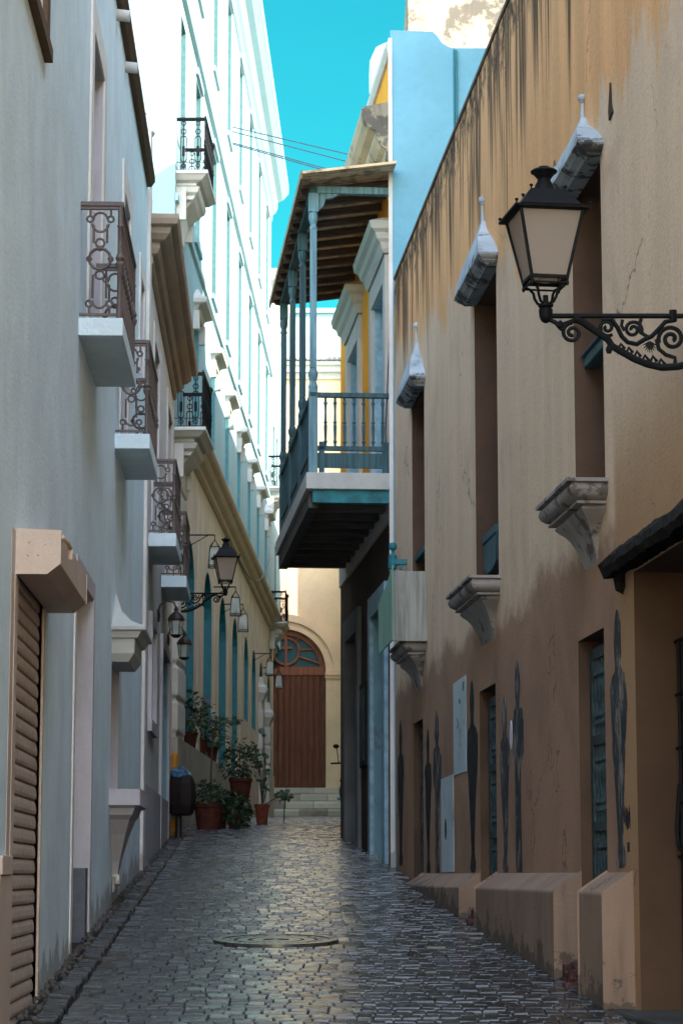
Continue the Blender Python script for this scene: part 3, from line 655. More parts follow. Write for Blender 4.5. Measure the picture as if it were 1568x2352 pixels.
# ================================================================== END: church front
H5=thing('church','pale yellow church front with a big arched brown door closing the street','church',(-1.2,75,gz(75)))
dc=-1.785; zs=7.87; ri=1.30; rm=1.56; ro=1.77
def arch_skin():
    mb=MB(); x0,x1,z0,z1=-7,4,1,17.6
    def q(a,b,c,d_): mb.add([CH.pt(a,0,c),CH.pt(b,0,c),CH.pt(b,0,d_),CH.pt(a,0,d_)],[(0,1,2,3)])
    q(x0,dc-ri,z0,z1); q(dc+ri,x1,z0,z1)
    n=24
    for k in range(n):
        a0=math.pi-math.pi*k/n; a1=math.pi-math.pi*(k+1)/n; p0=(dc+ri*math.cos(a0),zs+ri*math.sin(a0)); p1=(dc+ri*math.cos(a1),zs+ri*math.sin(a1))
        mb.add([CH.pt(p0[0],0,p0[1]),CH.pt(p1[0],0,p1[1]),CH.pt(p1[0],0,z1),CH.pt(p0[0],0,z1)],[(0,1,2,3)])
        mb.add([CH.pt(p0[0],0,p0[1]),CH.pt(p1[0],0,p1[1]),CH.pt(p1[0],-.35,p1[1]),CH.pt(p0[0],-.35,p0[1])],[(0,1,2,3)])
    for x in (dc-ri,dc+ri): mb.add([CH.pt(x,0,z0),CH.pt(x,0,zs),CH.pt(x,-.35,zs),CH.pt(x,-.35,z0)],[(0,1,2,3)])
    mb.add([CH.pt(x0,0,z1),CH.pt(x1,0,z1),CH.pt(x1,-8,z1),CH.pt(x0,-8,z1)],[(0,1,2,3)])
    mb.build('wall',M['church'],H5)
arch_skin()
def ringband(r0,r1,n0,n1,name,mat,par,z0=zs,legs=None,cx_=dc,n=30,w=CH):
    mb=MB()
    for k in range(n):
        a0=math.pi*k/n; a1=math.pi*(k+1)/n; vs=[]
        for nn in (n0,n1):
            for r,a in ((r0,a0),(r1,a0),(r1,a1),(r0,a1)): vs.append(w.pt(cx_+r*math.cos(a),nn,z0+r*math.sin(a)))
        mb.add(vs,[(0,1,2,3),(4,7,6,5),(1,5,6,2),(0,3,7,4)])
    if legs is not None:
        for s_ in (-1,1): mb.box(w,min(cx_+s_*r0,cx_+s_*r1),max(cx_+s_*r0,cx_+s_*r1),n0,n1,legs,z0-.001)
    return mb.build(name,mat,par)
ringband(ri+.002,rm-.16,0,.05,'arch_band',M['church'],H5); ringband(rm-.02,ro,0,.10,'arch_moulding',M['church'],H5); ringband(rm-.16,rm-.02,0,.02,'arch_fillet',M['church'],H5)
for s_ in (-1,1):
    mb=MB(); a=dc+s_*(ri+.002); b=dc+s_*ro; mb.box(CH,min(a,b),max(a,b),0,.09,4.25,7.62); mb.box(CH,min(a,b)-.02,max(a,b)+.03,0,.13,7.62,7.72); mb.box(CH,min(a,b)-.02,max(a,b)+.06,0,.17,7.72,7.86)
    mb.build('door_pilaster',M['church'],H5,bevel=.01)
mb=MB(); mb.box(CH,dc+ri-.05,dc+ro+.12,0,.14,3.3,4.2); mb.build('pilaster_base',flat('dark_base_stone',(.10,.085,.08),.7,.3),H5)
# door leaf and fanlight
mb=MB(); zb=4.3; n=14; wdt=2*ri/n; mb.box(CH,dc-ri,dc+ri,-.27,-.221,zb-.5,zs+.1)
for k in range(n):
    a=dc-ri+k*wdt; mb.box(CH,a+.022,a+wdt-.022,-.22,-.15,zb,zs-.12); mb.box(CH,a-.01,a+.01,-.22,-.20,zb,zs-.12)
dr=mb.build('door',M['door'],H5)
mb=MB()
for k in range(1,n,1):
    for z in (5.1,5.9,6.4,7.0,7.4): mb.lathe(CH.pt(dc-ri+k*wdt+wdt/2,-.165,z),[(.022,-.02),(.022,.0),(.008,.02)],6)
mb.build('studs',flat('iron_studs',(.12,.07,.05),.35,.5,.6),dr)
mb=MB(); mb.box(CH,dc-ri,dc+ri,-.24,-.12,zs-.12,zs+.14); mb.build('transom',M['fanframe'],H5)
fl=ringband(ri-.17,ri-.003,-.24,-.13,'fanlight',M['fanframe'],H5,z0=zs+.0)
mb=MB(); c=(dc+.06,zs+.62)
mb.tube([CH.pt(c[0]+.40*math.cos(a*math.pi/16),-.18,c[1]+.42*math.sin(a*math.pi/16)) for a in range(33)],.045,6)
mb.box(CH,c[0]-.035,c[0]+.035,-.2,-.14,zs+.14,zs+1.15); mb.box(CH,c[0]-.2,c[0]+.2,-.2,-.141,c[1]+.08,c[1]+.15)
for s_ in (-1,1):
    mb.tube([CH.pt(c[0]+s_*.38,-.18,c[1]-.16),CH.pt(dc+s_*(ri-.12),-.18,zs+.22)],.035,5)
    mb.tube([CH.pt(c[0]+s_*.42,-.18,c[1]+.05),CH.pt(dc+s_*(ri-.2),-.18,c[1]+.07)],.03,5)
    mb.tube([CH.pt(c[0]+s_*.3,-.18,c[1]+.33),CH.pt(dc+s_*.55,-.18,zs+1.12)],.03,5)
mb.build('glazing_bars',M['fanframe'],fl)
mb=MB(); n=24; vs=[CH.pt(dc+(ri-.05)*math.cos(math.pi*k/n),-.23,zs+(ri-.05)*math.sin(math.pi*k/n)) for k in range(n+1)]; mb.add(vs,[tuple(range(n+1))]); mb.build('pane',M['glassdark'],fl)
# cornice and tiled gable edge
mb=MB(); mb.box(CH,-7,4,0,.12,17.1,17.3); mb.box(CH,-7,4,0,.28,17.3,17.5); mb.box(CH,-7,4,-.5,.4,17.5,17.62); mb.build('cornice',M['trim'],H5)
mb=MB()
for k in range(70): mb.extr(YPlane(75),-7+k*.16,-6.88+k*.16,[(.5,17.63),(.5,17.72),(-1.5,18.1),(-1.5,18.0)])
mb.build('roof_tiles',flat('grey_brown_tiles',(.25,.22,.21),.8,.2),H5)
mb=MB(); mb.abox(-7,.4,76.5,84,17,19.6); mb.abox(-7,.4,76.4,84.1,19.6,19.75); mb.build('upper_block',M['tall'],H5)
# steps
mb=MB(); zc=gz(74)
for k in range(4): mb.abox(-4,1.6,73.6+.33*k,75.3,zc-.3,zc+.24*(k+1))
for i,(a,b) in enumerate(()): pass
tag(mb.build('stone_steps',M['steps'],bevel=.012),'veined stone steps leading up to the arched church door','steps')
# unseen block added beyond the corner to shade the church front
WG=thing('church_shade_block','unseen yellow block added right of the arched door to shade the church front','shade block',(2,74.6,gz(74)))
mb=MB(); mb.abox(.16,7,74.25,74.98,1,17.9); mb.build('wall',M['church'],WG); mb=MB(); mb.abox(.1,7.1,74.2,74.99,17.9,18.05); mb.build('coping',M['trim'],WG)
# ================================================================== RIGHT: brown building
G1=thing('ochre_building','weathered ochre and brown building with hooded windows, nearest on the right','building',WR.pt(18,0,gz(18)))
bw=[(14.42,15.44,3.97,6.02,0),(18.95,20.28,3.95,6.45,0),(24.15,25.3,3.95,6.52,0)]
gw=[(14.55,15.44,1.0,3.08,0),(19.2,20.15,1.0,3.11,0),(24.4,25.3,1.0,3.16,0)]
dw=(9.9,13.62,-.5,3.30,0)
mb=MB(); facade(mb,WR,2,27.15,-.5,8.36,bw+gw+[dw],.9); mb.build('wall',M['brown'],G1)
mb=MB(); mb.extr(WR,2,27.1,[(.012,8.36),(.012,8.40),(-.3,8.44),(-.9,8.38),(-.9,8.362)]); mb.build('wall_coping',M['roofdark'],G1)
jam=plaster('brown_reveal',(.11,.065,.042),var=.3,streak=.35,dirt=(.08,.05,.035))
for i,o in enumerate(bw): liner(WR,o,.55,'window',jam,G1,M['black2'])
for o in gw:
    p=MB(); y0,y1,z0,z1=o[:4]
    p.box(WR,y1-.0005,y1+.002,-.35,-.001,z0,z1); p.box(WR,y0-.002,y0+.0005,-.35,-.001,z0,z1); p.box(WR,y0,y1,-.35,-.001,z1-.0005,z1+.002); p.box(WR,y0,y1,-.36,-.34,z0,z1)
    p=p.build('window',[jam],G1)
    g=MB(); n0=-.10; yy=[y0+.02,y0+.09,y1-.09,y1-.02]
    g.box(WR,y0+.001,y0+.08,n0-.03,n0+.03,z0,z1-.06); g.box(WR,y1-.08,y1-.001,n0-.03,n0+.03,z0,z1-.06); g.box(WR,y0+.08,y1-.08,n0-.028,n0+.028,z1-.13,z1-.06)
    zz=z1-.13
    while zz>z0+.3:
        zl=zz-.48; g.box(WR,y0+.08,y1-.08,n0-.028,n0+.03,zl-.06,zl)
        k=7
        for j in range(k):
            yc=y0+.08+(y1-y0-.16)*(j+.5)/k; cc=WR.pt(yc,n0,zl); H=zz-zl
            g.lathe(cc,[(.018,0),(.018,.05),(.03,.07),(.02,.10),(.032,.12),(.018,.16),(.026,.24),(.034,.30),(.02,.36),(.032,.38),(.02,.41),(.018,H)],8)
        zz=zl-.06
    g.build('turned_grille',flat('dark_teal_grille',(.030,.060,.066),.55,.4,0,.5,20,.3),p,True)
# hoods (ogee) with finials and moulded sills
def hood(y0,y1,zb,zt):
    mb=MB(); ym=(y0+y1)/2; hw=(y1-y0)/2+.10
    H=zt-zb
    R=[(hw-.06,.08,zb),(hw-.05,.095,zb+.02*H),(hw-.01,.125,zb+.045*H),(hw-.01,.13,zb+.05*H),(hw+.02,.145,zb+.075*H),(hw+.03,.16,zb+.095*H),(hw+.03,.16,zb+.115*H),(hw*.93,.152,zb+.19*H),(hw*.80,.138,zb+.28*H),(hw*.64,.12,zb+.37*H),(hw*.47,.098,zb+.45*H),(hw*.32,.075,zb+.52*H),(hw*.20,.055,zb+.585*H),(hw*.13,.04,zb+.65*H),(hw*.09,.03,zb+.70*H)]
    mb.rings(WR,[(ym-h,ym+h,p,z) for h,p,z in R[:7]]); mb.m=1; mb.rings(WR,[(ym-h,ym+h,p,z+.001) for h,p,z in R[6:]])
    c=WR.pt(ym,.012,zb+.62*H); H=.38*H
    mb.lathe(c,[(.028,0),(.018,H*.25),(.011,H*.6),(.010,H*.72),(.020,H*.75),(.013,H*.77),(.028,H*.83),(.033,H*.89),(.027,H*.96),(.005,H)],12)
    return mb.build('window_hood',[M['grime'],M['hoodroof']],G1,False)
hood(14.42,15.44,5.98,6.55); bpy.data.objects['window_hood']
hood(18.95,20.28,6.44,7.22); hood(24.15,25.3,6.52,7.32)
def sill(y0,y1,zt,n=0):
    mb=MB(); ym=(y0+y1)/2; hw=(y1-y0)/2+.10
    R=[(hw,.25,zt),(hw,.25,zt-.022),(hw-.035,.215,zt-.026),(hw-.02,.23,zt-.04),(hw-.015,.235,zt-.065),(hw-.03,.22,zt-.095),(hw-.06,.195,zt-.115),(hw-.09,.165,zt-.125),(hw-.075,.18,zt-.13),(hw-.075,.18,zt-.145),(hw-.13,.135,zt-.15),(hw-.12,.145,zt-.17),(hw-.15,.125,zt-.195),(hw-.21,.095,zt-.225),(hw-.27,.07,zt-.265),(hw-.32,.045,zt-.32),(hw-.36,.02,zt-.39),(hw-.40,.0,zt-.46)]
    mb.rings(WR,[(ym-h,ym+h,p,z) for h,p,z in R]); return mb.build('window_sill',M['sill'],G1,True)
sill(14.42,15.44,3.96); sill(18.95,20.28,3.93); sill(24.15,25.3,3.93)
# green wooden remnants in the upper windows
mb=MB(); mb.box(WR,14.5,15.43,-.16,-.06,4.86,4.93); mb.box(WR,14.5,15.43,-.14,-.04,4.93,4.95); mb.build('broken_rail',M['teal'],G1,bevel=.01)
mb=MB(); mb.plate(WR,[(19.55,4.14),(19.75,4.1),(20.1,4.1),(20.25,4.16),(20.27,4.34),(19.5,4.36)],-.2,-.06); mb.box(WR,19.5,20.27,-.21,-.05,4.36,4.43); mb.build('broken_rail',M['teal'],G1,bevel=.01)
mb=MB(); mb.box(WR,24.2,25.29,-.14,-.02,4.86,4.93); mb.build('broken_rail',M['teal'],G1,bevel=.01)
# plinths with sloping tops
for a,b in ((13.78,14.58),(15.44,19.22),(20.18,24.5),(25.35,27.1)):
    mb=MB(); zt=1.62 if a<25 else -9
    if a>25: continue
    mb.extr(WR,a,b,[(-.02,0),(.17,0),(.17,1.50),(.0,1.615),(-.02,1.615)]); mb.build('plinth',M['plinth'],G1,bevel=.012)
for a,b in ((14.6,15.42),(19.24,20.16)): 
    mb=MB(); z=gz(a); rg2=random.Random(int(a*10))
    for i in range(26):
        yy=rg2.uniform(a,b-.1); n=rg2.uniform(-.05,.12); s_=rg2.uniform(.04,.09); mb.box(WR,yy,yy+s_*1.4,n,n+s_,z-.02,z+rg2.uniform(.04,.17))
    mb.build('exposed_brick_base',M['brick'],G1,bevel=.008)
# near doorway: rotten lintel, leaf, iron gate
mb=MB(); rg2=random.Random(3); prev=None
N=70; secs=[]; w_=[0.]*6
for i in range(N+1):
    w_=[q_*.75+rg2.uniform(-.008,.008) for q_ in w_]; y=9.6+i*(14.0-9.6)/N
    secs.append([(y,n_+a_*.8,z_+b_) for (n_,z_),a_,b_ in zip([(-.02,3.31),(.10,3.31),(.135,3.35),(.13,3.40),(.06,3.46),(-.02,3.49)],w_,w_[::-1])])
for i in range(N):
    A_,B_=secs[i],secs[i+1]; mb.add([WR.pt(*p_) for p_ in A_]+[WR.pt(*p_) for p_ in B_],[(j,j+1,j+7,j+6) for j in range(5)])
mb.add([WR.pt(*p_) for p_ in secs[-1]],[(0,1,2,3,4,5)]); mb.add([WR.pt(*p_) for p_ in secs[0]],[(5,4,3,2,1,0)])
for i in range(N):
    A_,B_=secs[i],secs[i+1]; mb.add([WR.pt(*A_[0]),WR.pt(*A_[1]),WR.pt(*B_[1]),WR.pt(*B_[0])],[(0,1,2,3)])
for k in range(5):
    y=13.86+.03*k; mb.extr(WR,y,y+.028,[(-.01,3.24-.02*(k%3)),(.03,3.24),(.06,3.4),(-.01,3.42)])
mb.build('rotten_lintel',flat('charred_wood',(.016,.013,.011),.9,.2,0,.8,40,1.),G1)
mb=MB(); y0,y1=dw[0],dw[1]
mb.box(WR,y1-.0005,y1+.003,-.30,-.001,-.5,3.3); mb.box(WR,y0,y1,-.3,-.001,3.2995,3.303)
dj=mb.build('door',M['brown'] if False else plaster('orange_brown_jamb',(.095,.052,.030),var=.2,streak=.2,dirt=(.10,.06,.04)),G1)
mb=MB(); mb.box(WR,y0,y1-.002,-.36,-.30,-.5,3.3); 
for k in range(8): 
    yy=y1-.08-k*.42; mb.box(WR,yy-.36,yy-.04,-.3,-.285,.4,3.1)
mb.build('door_leaf',flat('slate_green_paint',(.045,.058,.060),.6,.35,0,.5,6,.4),dj)
mb=MB()
for k in range(12): 
    yy=y1-.14-k*.14; mb.tube([WR.pt(yy,-.22,.7),WR.pt(yy,-.22,2.9)],.011,6)
for z in (2.9,2.6,2.3,2.0,1.7,.7): mb.tube([WR.pt(y1-.05,-.22,z),WR.pt(y1-2,-.22,z)],.011,6)
mb.tube([WR.pt(y1-.1,-.22,2.1),WR.pt(y1-.1,-.2,1.85),WR.pt(y1-.14,-.2,1.76),WR.pt(y1-.3,-.2,1.7)],.013,6)
mb.build('iron_gate',M['black'],dj,True)
mb=MB(); mb.box(WR,9.5,13.9,-.25,.14,.3,gz(12.9)+.06); mb.box(WR,9.5,13.2,.14,.30,.2,gz(12.6)+.03); mb.build('doorstep',plaster('dark_step_stone',(.06,.055,.05),var=.4,streak=.3,dirt=(.03,.03,.03),patch=((.22,.2,.18),.5)),G1,bevel=.02)
# blocks above the wall, out of view, added to keep the lane in shade
mb=MB(); mb.abox(2.25,8,3,19,8.3,12.6); mb.abox(2.25,8,19.01,25.8,8.3,14.2); mb.build('shade_block',M['old'],G1)
# paste-up figures and painted panels on the wall
def figure(yc,z0,z1,hw,seed,mat,head=.5,legs=False):
    rg=random.Random(seed); H=z1-z0
    pr=[(0,.30),(.02,.55),(.06,.5),(.10,.30),(.3,.50),(.45,.70),(.55,.85),(.62,.95),(.70,1.0),(.745,.80),(.765,.35),(.79,.30),(.82,head*.8),(.88,head),(.94,head*.85),(.985,head*.4),(1,.05)]
    if legs: pr=[(0,.45),(.03,.5),(.3,.5),(.5,.55),(.56,.95),(.7,1.),(.76,.8),(.78,.3),(.8,.3),(.85,.5),(.92,.45),(.97,.3),(1,.05)]
    Lp=[(yc-hw*w*rg.uniform(.85,1.12),z0+H*t) for t,w in pr]; Rp=[(yc+hw*w*rg.uniform(.85,1.12),z0+H*t) for t,w in pr][::-1]
    mb=MB(); mb.plate(WR,Lp+Rp,.001,.0035)
    return mb.build('painted_figure',mat,G1)
figure(14.12,1.64,3.14,.26,1,M['ink'],.45).__setitem__('label','elongated dark figure painted beside the near barred window')
figure(18.04,1.62,3.19,.27,2,M['ink'],.42,True); figure(18.72,1.62,2.97,.27,3,M['ink'],.45)
figure(20.62,1.62,3.24,.34,4,M['inkblack'],.42); figure(23.2,1.62,3.16,.34,5,M['ink'],.4,True); figure(23.95,1.62,3.03,.28,6,M['inkblack'],.4); figure(26.6,1.7,3.28,.36,7,M['inkblack'],.4)
mb=MB()
rg2=random.Random(8)
for i in range(15):
    y=13.83+.012*i; zz=1.87+rg2.uniform(-.02,.03); mb.plate(WR,[(y,zz),(y+.008,zz),(y+.008,zz+rg2.uniform(.04,.12)),(y,zz+rg2.uniform(.05,.12))],.001,.003)
mb.build('stencilled_lettering',M['inkblack'],G1); mb=MB()
for i in range(6):
    y=13.86+.012*i; mb.plate(WR,[(y,1.73),(y+.004,1.73),(y+.004,1.78),(y,1.785)],.001,.003)
mb.build('stencilled_lettering',M['inkblack'],G1)
for (a,b,c,d_) in ((21.0,21.88,2.49,3.31),(21.92,22.85,1.63,2.49)):
    mb=MB(); mb.plate(WR,[(a,c),(b,c-.005),(b,d_),(a,d_+.01)],.001,.006); pn=mb.build('painted_panel',M['panel'],G1)
    mb=MB()
    if a<21.5:
        mb.plate(WR,[(21.38,3.1),(21.45,3.1),(21.45,3.14),(21.38,3.14)],.006,.008)
        mb.plate(WR,[(21.5,2.93),(21.6,2.985),(21.61,2.975),(21.51,2.92)],.006,.008)
        mb.plate(WR,[(21.5,2.93),(21.62,2.90),(21.62,2.89),(21.5,2.92)],.006,.008)
        for i in range(5): mb.plate(WR,[(21.1,3.2+.016*i),(21.2,3.2+.016*i),(21.2,3.208+.016*i),(21.1,3.208+.016*i)],.006,.008)
    else:
        k=12; mb.plate(WR,[(22.5+.07*math.cos(2*math.pi*i/k),2.02+.10*math.sin(2*math.pi*i/k)) for i in range(k)],.006,.008)
    mb.build('panel_mark',M['inkblack'],pn)
mb=MB(); k=16; mb.plate(WR,[(18.37+.06*math.cos(2*math.pi*i/k),2.65+.11*math.sin(2*math.pi*i/k)) for i in range(k)],.001,.006); mb.build('oval_plaque',M['tank'],G1)
mb=MB(); mb.plate(WR,[(13.96,6.12),(14.07,6.10),(14.08,6.16),(14.02,6.32),(14.0,6.18)],.001,.012); mb.build('peeling_plaster',M['dbrown'],G1)
mb=MB(); mb.plate(WR,[(16.0,6.28),(16.12,6.24),(16.14,6.34),(16.05,6.45)],.001,.012); mb.build('peeling_plaster',M['grime'],G1)
# plywood box standing on the third sill
bx=thing('plywood_box','stained plywood box with a mint green side standing on the farthest window sill','box',WR.pt(24.6,.2,3.93))
mb=MB(); mb.box(WR,23.96,23.975,.005,.335,3.90,4.60); mb.box(WR,23.96,25.5,-.0,.005,3.9,4.6); mb.build('end_board',M['ply'],bx,bevel=.003)
mb=MB(); mb.plate(WR,[(23.976,3.91),(25.45,3.90),(25.45,4.42),(25.2,4.46),(24.6,4.52),(24.1,4.62),(23.976,4.66)],.335,.35); mb.build('side_board',M['mint'],bx)
nw=thing('newel_post','deep teal turned railing post with ball finial left at the far corner','post',WR.pt(25.9,.22,4.35))
mb=MB(); c=WR.pt(25.9,.15,4.68); mb.lathe(c,[(.022,0),(.03,.06),(.036,.16),(.028,.18),(.048,.19),(.048,.33),(.03,.345),(.018,.36),(.018,.385),(.036,.40),(.045,.43),(.036,.465),(.01,.475)],14)
mb.build('turned_post',M['tealdeep'],nw,True)
mb=MB(); c=Vector(WR.pt(25.9,.15,4.94)); mb.abox(c.x,c.x+.17,c.y-.04,c.y+.04,c.z-.03,c.z+.03); mb.abox(c.x+.07,c.x+.11,c.y-.03,c.y+.03,c.z-.08,c.z-.031); mb.build('wall_arm',M['tealdeep'],nw,bevel=.004)
# ================================================================== RIGHT: yellow house with timber balcony
G2=thing('yellow_house','ochre yellow house with pale blue side wall and a long teal timber balcony','house',WB.pt(30.5,0,gz(30)))
d1=(27.95,29.35,6.12,8.55,0); d2=(31.25,32.7,6.12,8.6,0); e1=(28.15,29.6,-.5,4.72,0); e2=(31.5,33.1,-.5,4.75,0)
mb=MB(); facade(mb,WB,27.35,34.3,5.64,11.32,[d1,d2],.5,top=False); mb.build('upper_wall',M['yellow'],G2)
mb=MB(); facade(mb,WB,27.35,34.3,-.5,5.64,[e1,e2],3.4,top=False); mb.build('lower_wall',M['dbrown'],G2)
SW=YPlane(27.2)
mb=MB()
xa=WB.x0+WB.dx*27.3-.04
mb.plate(SW,[(xa,-.5),(5.2,-.5),(5.2,11.18),(1.34,11.18),(1.26,11.19),(1.18,11.24),(1.12,11.33),(1.07,11.38),(xa+.02,11.40)],-.16,0)
mb.build('side_wall',M['bluewall'],G2)
mb=MB(); mb.plate(SW,[(xa-.006,-.5),(xa+.04,-.5),(xa+.04,11.3),(xa-.006,11.3)],.001,.012); mb.build('corner_strip',M['white2'],G2)
mb=MB(); mb.tube([(1.315,27.17,8.3),(1.315,27.17,11.15)],.014,8); mb.tube([(1.345,27.17,8.3),(1.345,27.17,11.15)],.007,6); mb.build('drain_pipe',M['tealdeep'],G2,True)
mb=MB(); mb.box(WB,27.36,34.3,-3.3,-.51,10.4,10.5); mb.box(WB,27.36,34.3,-.3,.0,11.321,11.36); mb.build('roof',M['white2'],G2)
mb=MB(); mb.box(WB,27.37,34.28,-.01,.025,5.645,5.94); mb.build('white_band',M['trim'],G2)
for o,m in ((d1,'paleblue'),(d2,'paleblue')):
    liner(WB,o,.3,'balcony_door',M[m],G2,M['paleblue'],'door_leaf'); surround(WB,o,.27,.05,'door_surround',M['trim'],G2,'lrt')
    mb=MB(); mb.rings(WB,[(o[0]-.28,o[1]+.28,.07,o[3]+.29),(o[0]-.30,o[1]+.30,.09,o[3]+.34),(o[0]-.31,o[1]+.31,.11,o[3]+.41),(o[0]-.34,o[1]+.34,.15,o[3]+.45),(o[0]-.35,o[1]+.35,.17,o[3]+.52),(o[0]-.39,o[1]+.39,.22,o[3]+.56),(o[0]-.39,o[1]+.39,.24,o[3]+.65),(o[0]-.25,o[1]+.25,.08,o[3]+.72)])
    mb.build('door_hood',M['trim'],G2)
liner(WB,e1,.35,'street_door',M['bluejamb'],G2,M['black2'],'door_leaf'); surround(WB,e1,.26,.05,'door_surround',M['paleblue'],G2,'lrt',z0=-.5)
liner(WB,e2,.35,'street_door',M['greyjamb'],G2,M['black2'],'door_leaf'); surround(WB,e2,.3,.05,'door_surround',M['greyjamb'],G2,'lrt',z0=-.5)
mb=MB(); mb.box(WB,30.2,30.95,.0,.05,2.95,4.0); pf=mb.build('notice_frame',M['black2'],G2,bevel=.006)
mb=MB(); mb.box(WB,30.27,30.88,.05,.055,3.02,3.93); mb.build('notice_sheet',flat('blue_grey_print',(.05,.075,.085),.6,.3,0,.9,6),pf)
# cornice with weathered top, parapet
mb=MB(); cpf=[(.0,9.85),(.06,9.9),(.06,10.02),(.12,10.06),(.18,10.16),(.18,10.24),(.26,10.28),(.32,10.36),(.34,10.46),(.34,10.52),(.0,10.6)]
mb.extr(WB,27.4,34.3,cpf); mb.build('cornice',M['old'],G2)
mb=MB(); mb.extr(WB,27.4,34.3,[(-.01,11.18),(.03,11.18),(.06,11.24),(.06,11.318),(-.01,11.318)]); mb.build('parapet_cap',M['trim'],G2)
# timber balcony
BY0,BY1=27.25,33.1; BP=1.0; ZT=6.14; ZB=5.95; RH=.93
mb=MB(); mb.box(WB,BY0,BY1,.03,BP,ZB,ZT); bal=mb.build('balcony',M['trim'],G2,bevel=.006)
mb=MB(); mb.box(WB,BY0+.05,BY0+.17,.04,BP-.08,ZB-.15,ZB-.001); mb.build('end_beam',flat('turquoise_paint',(.03,.22,.25),.6,.3,0,.3,6),bal)
mb=MB(); n=9
for k in range(n):
    yy=BY0+.62+k*(BY1-BY0-.75)/(n-1); mb.box(WB,yy,yy+.13,.04,BP-.12,ZB-.17,ZB-.001)
mb.box(WB,BY0+.19,BY1-.02,BP-.16,BP-.04,ZB-.19,ZB-.0015)
mb.build('joists',M['joist'],bal)
def turned(mb,x,y,z,h,r=.019):
    mb.lathe((x,y,z),[(r*.7,0),(r*.7,h*.06),(r*1.25,h*.09),(r*.7,h*.13),(r*.9,h*.3),(r,h*.42),(r*.7,h*.46),(r*1.2,h*.49),(r*.7,h*.52),(r*.6,h*.72),(r*.75,h*.84),(r*1.2,h*.88),(r*.7,h*.92),(r*.7,h)],8)
pe=BP-.08
mb=MB()      # near end railing
a=WB.pt(BY0+.05,.05,0); b=WB.pt(BY0+.05,pe,0)
mb.box(WB,BY0+.01,BY0+.09,.04,pe,ZT+RH-.05,ZT+RH); mb.box(WB,BY0+.02,BY0+.08,.04,pe,ZT+.26,ZT+.31); mb.box(WB,BY0+.03,BY0+.07,.06,pe,ZT+.06,ZT+.23); mb.box(WB,BY0+.02,BY0+.08,.04,.12,ZT,ZT+.36); mb.box(WB,BY0+.02,BY0+.08,pe-.13,pe-.07,ZT,ZT+.36)
for k in range(7):
    n_=.10+k*(pe-.22)/6.4; c=WB.pt(BY0+.05,n_+.02,0); turned(mb,c[0],c[1],ZT+.31,RH-.36,.02)
mb.box(WB,BY0,BY1,pe-.04,pe+.04,ZT+RH-.05,ZT+RH); mb.box(WB,BY0+.1,BY1,pe-.03,pe+.03,ZT+.26,ZT+.31); mb.box(WB,BY0+.1,BY1,pe-.02,pe+.02,ZT+.05,ZT+.22)
k=52
for i in range(k):
    yy=BY0+.16+i*(BY1-BY0-.2)/k; c=WB.pt(yy,pe,0); turned(mb,c[0],c[1],ZT+.31,RH-.36,.018)
mb.box(WB,BY1-.08,BY1-.0,.04,pe,ZT+RH-.05,ZT+RH)
for i in range(7):
    c=WB.pt(BY1-.04,.1+i*.12,0); turned(mb,c[0],c[1],ZT+.1,RH-.15,.018)
mb.build('balustrade',M['teal'],bal,False)
PY=[27.3,29.05,30.9,32.75]; ZE=9.42
for i,yy in enumerate(PY):
    mb=MB(); c=WB.pt(yy,pe-.0,0); r=.05
    mb.box(WB,yy-.05,yy+.05,pe-.05,pe+.05,ZT,ZT+RH+.03)
    mb.lathe((c[0],c[1],ZT+RH+.03),[(.05,0),(.055,.04),(.038,.1),(.055,.17),(.055,.2),(.035,.26)],8)
    mb.box(WB,yy-.037,yy+.037,pe-.037,pe+.037,ZT+RH+.29,ZE-.42)
    mb.lathe((c[0],c[1],ZE-.42),[(.05,0),(.035,.05),(.055,.12),(.055,.16),(.05,.2)],8)
    mb.box(WB,yy-.055,yy+.055,pe-.055,pe+.055,ZE-.22,ZE)
    mb.build('post',M['tealpale'] if i==0 else M['teal'],bal)
mb=MB(); mb.box(WB,PY[0]-.05,PY[-1]+.1,pe-.045,pe+.045,ZE,ZE+.09); mb.build('eaves_beam',M['teal'],bal)
mb=MB(); mb.box(WB,PY[0]-.05,PY[0]+.05,.04,pe-.046,ZE+.005,ZE+.085); mb.extr(WB,PY[0]-.03,PY[0]+.03,[(pe-.06,ZE-.2),(pe-.06,ZE+.004),(pe-.3,ZE+.004),(pe-.22,ZE-.05),(pe-.14,ZE-.06),(pe-.12,ZE-.14)])
mb.build('end_tie_beam',M['tealpale'],bal)
# sloping roof with rafters
E0=1.08; zo=ZE+.05; zw=9.62
def rz(n): return zw+(zo-zw)*n/E0
mb=MB(); mb.extr(WB,26.85,33.2,[(.0,zw+.09),(.0,zw+.06),(E0,zo+.06),(E0,zo+.09)]); rf=mb.build('balcony_roof',M['deck'],G2)
mb=MB()
for k in range(12):
    yy=27.5+k*.5; mb.extr(WB,yy,yy+.07,[(.0,zw+.055),(.0,zw-.02),(E0-.12,rz(E0-.12)-.02),(E0-.06,rz(E0-.06)+.0),(E0-.03,rz(E0-.03)+.055)])
mb.build('rafters',M['rafter'],rf)
mb=MB(); mb.extr(WB,26.84,33.21,[(E0,zo+.0),(E0+.02,zo+.0),(E0+.02,zo+.09),(E0,zo+.09)]); mb.build('fascia',M['board'],rf)
mb=MB(); mb.tube([WB.pt(27.36,.06,ZT),WB.pt(27.36,.08,ZT+.5),WB.pt(27.38,.03,ZT+1.6),WB.pt(27.4,.02,ZT+2.6)],.008,6); mb.build('hanging_cable',M['cable'],bal)
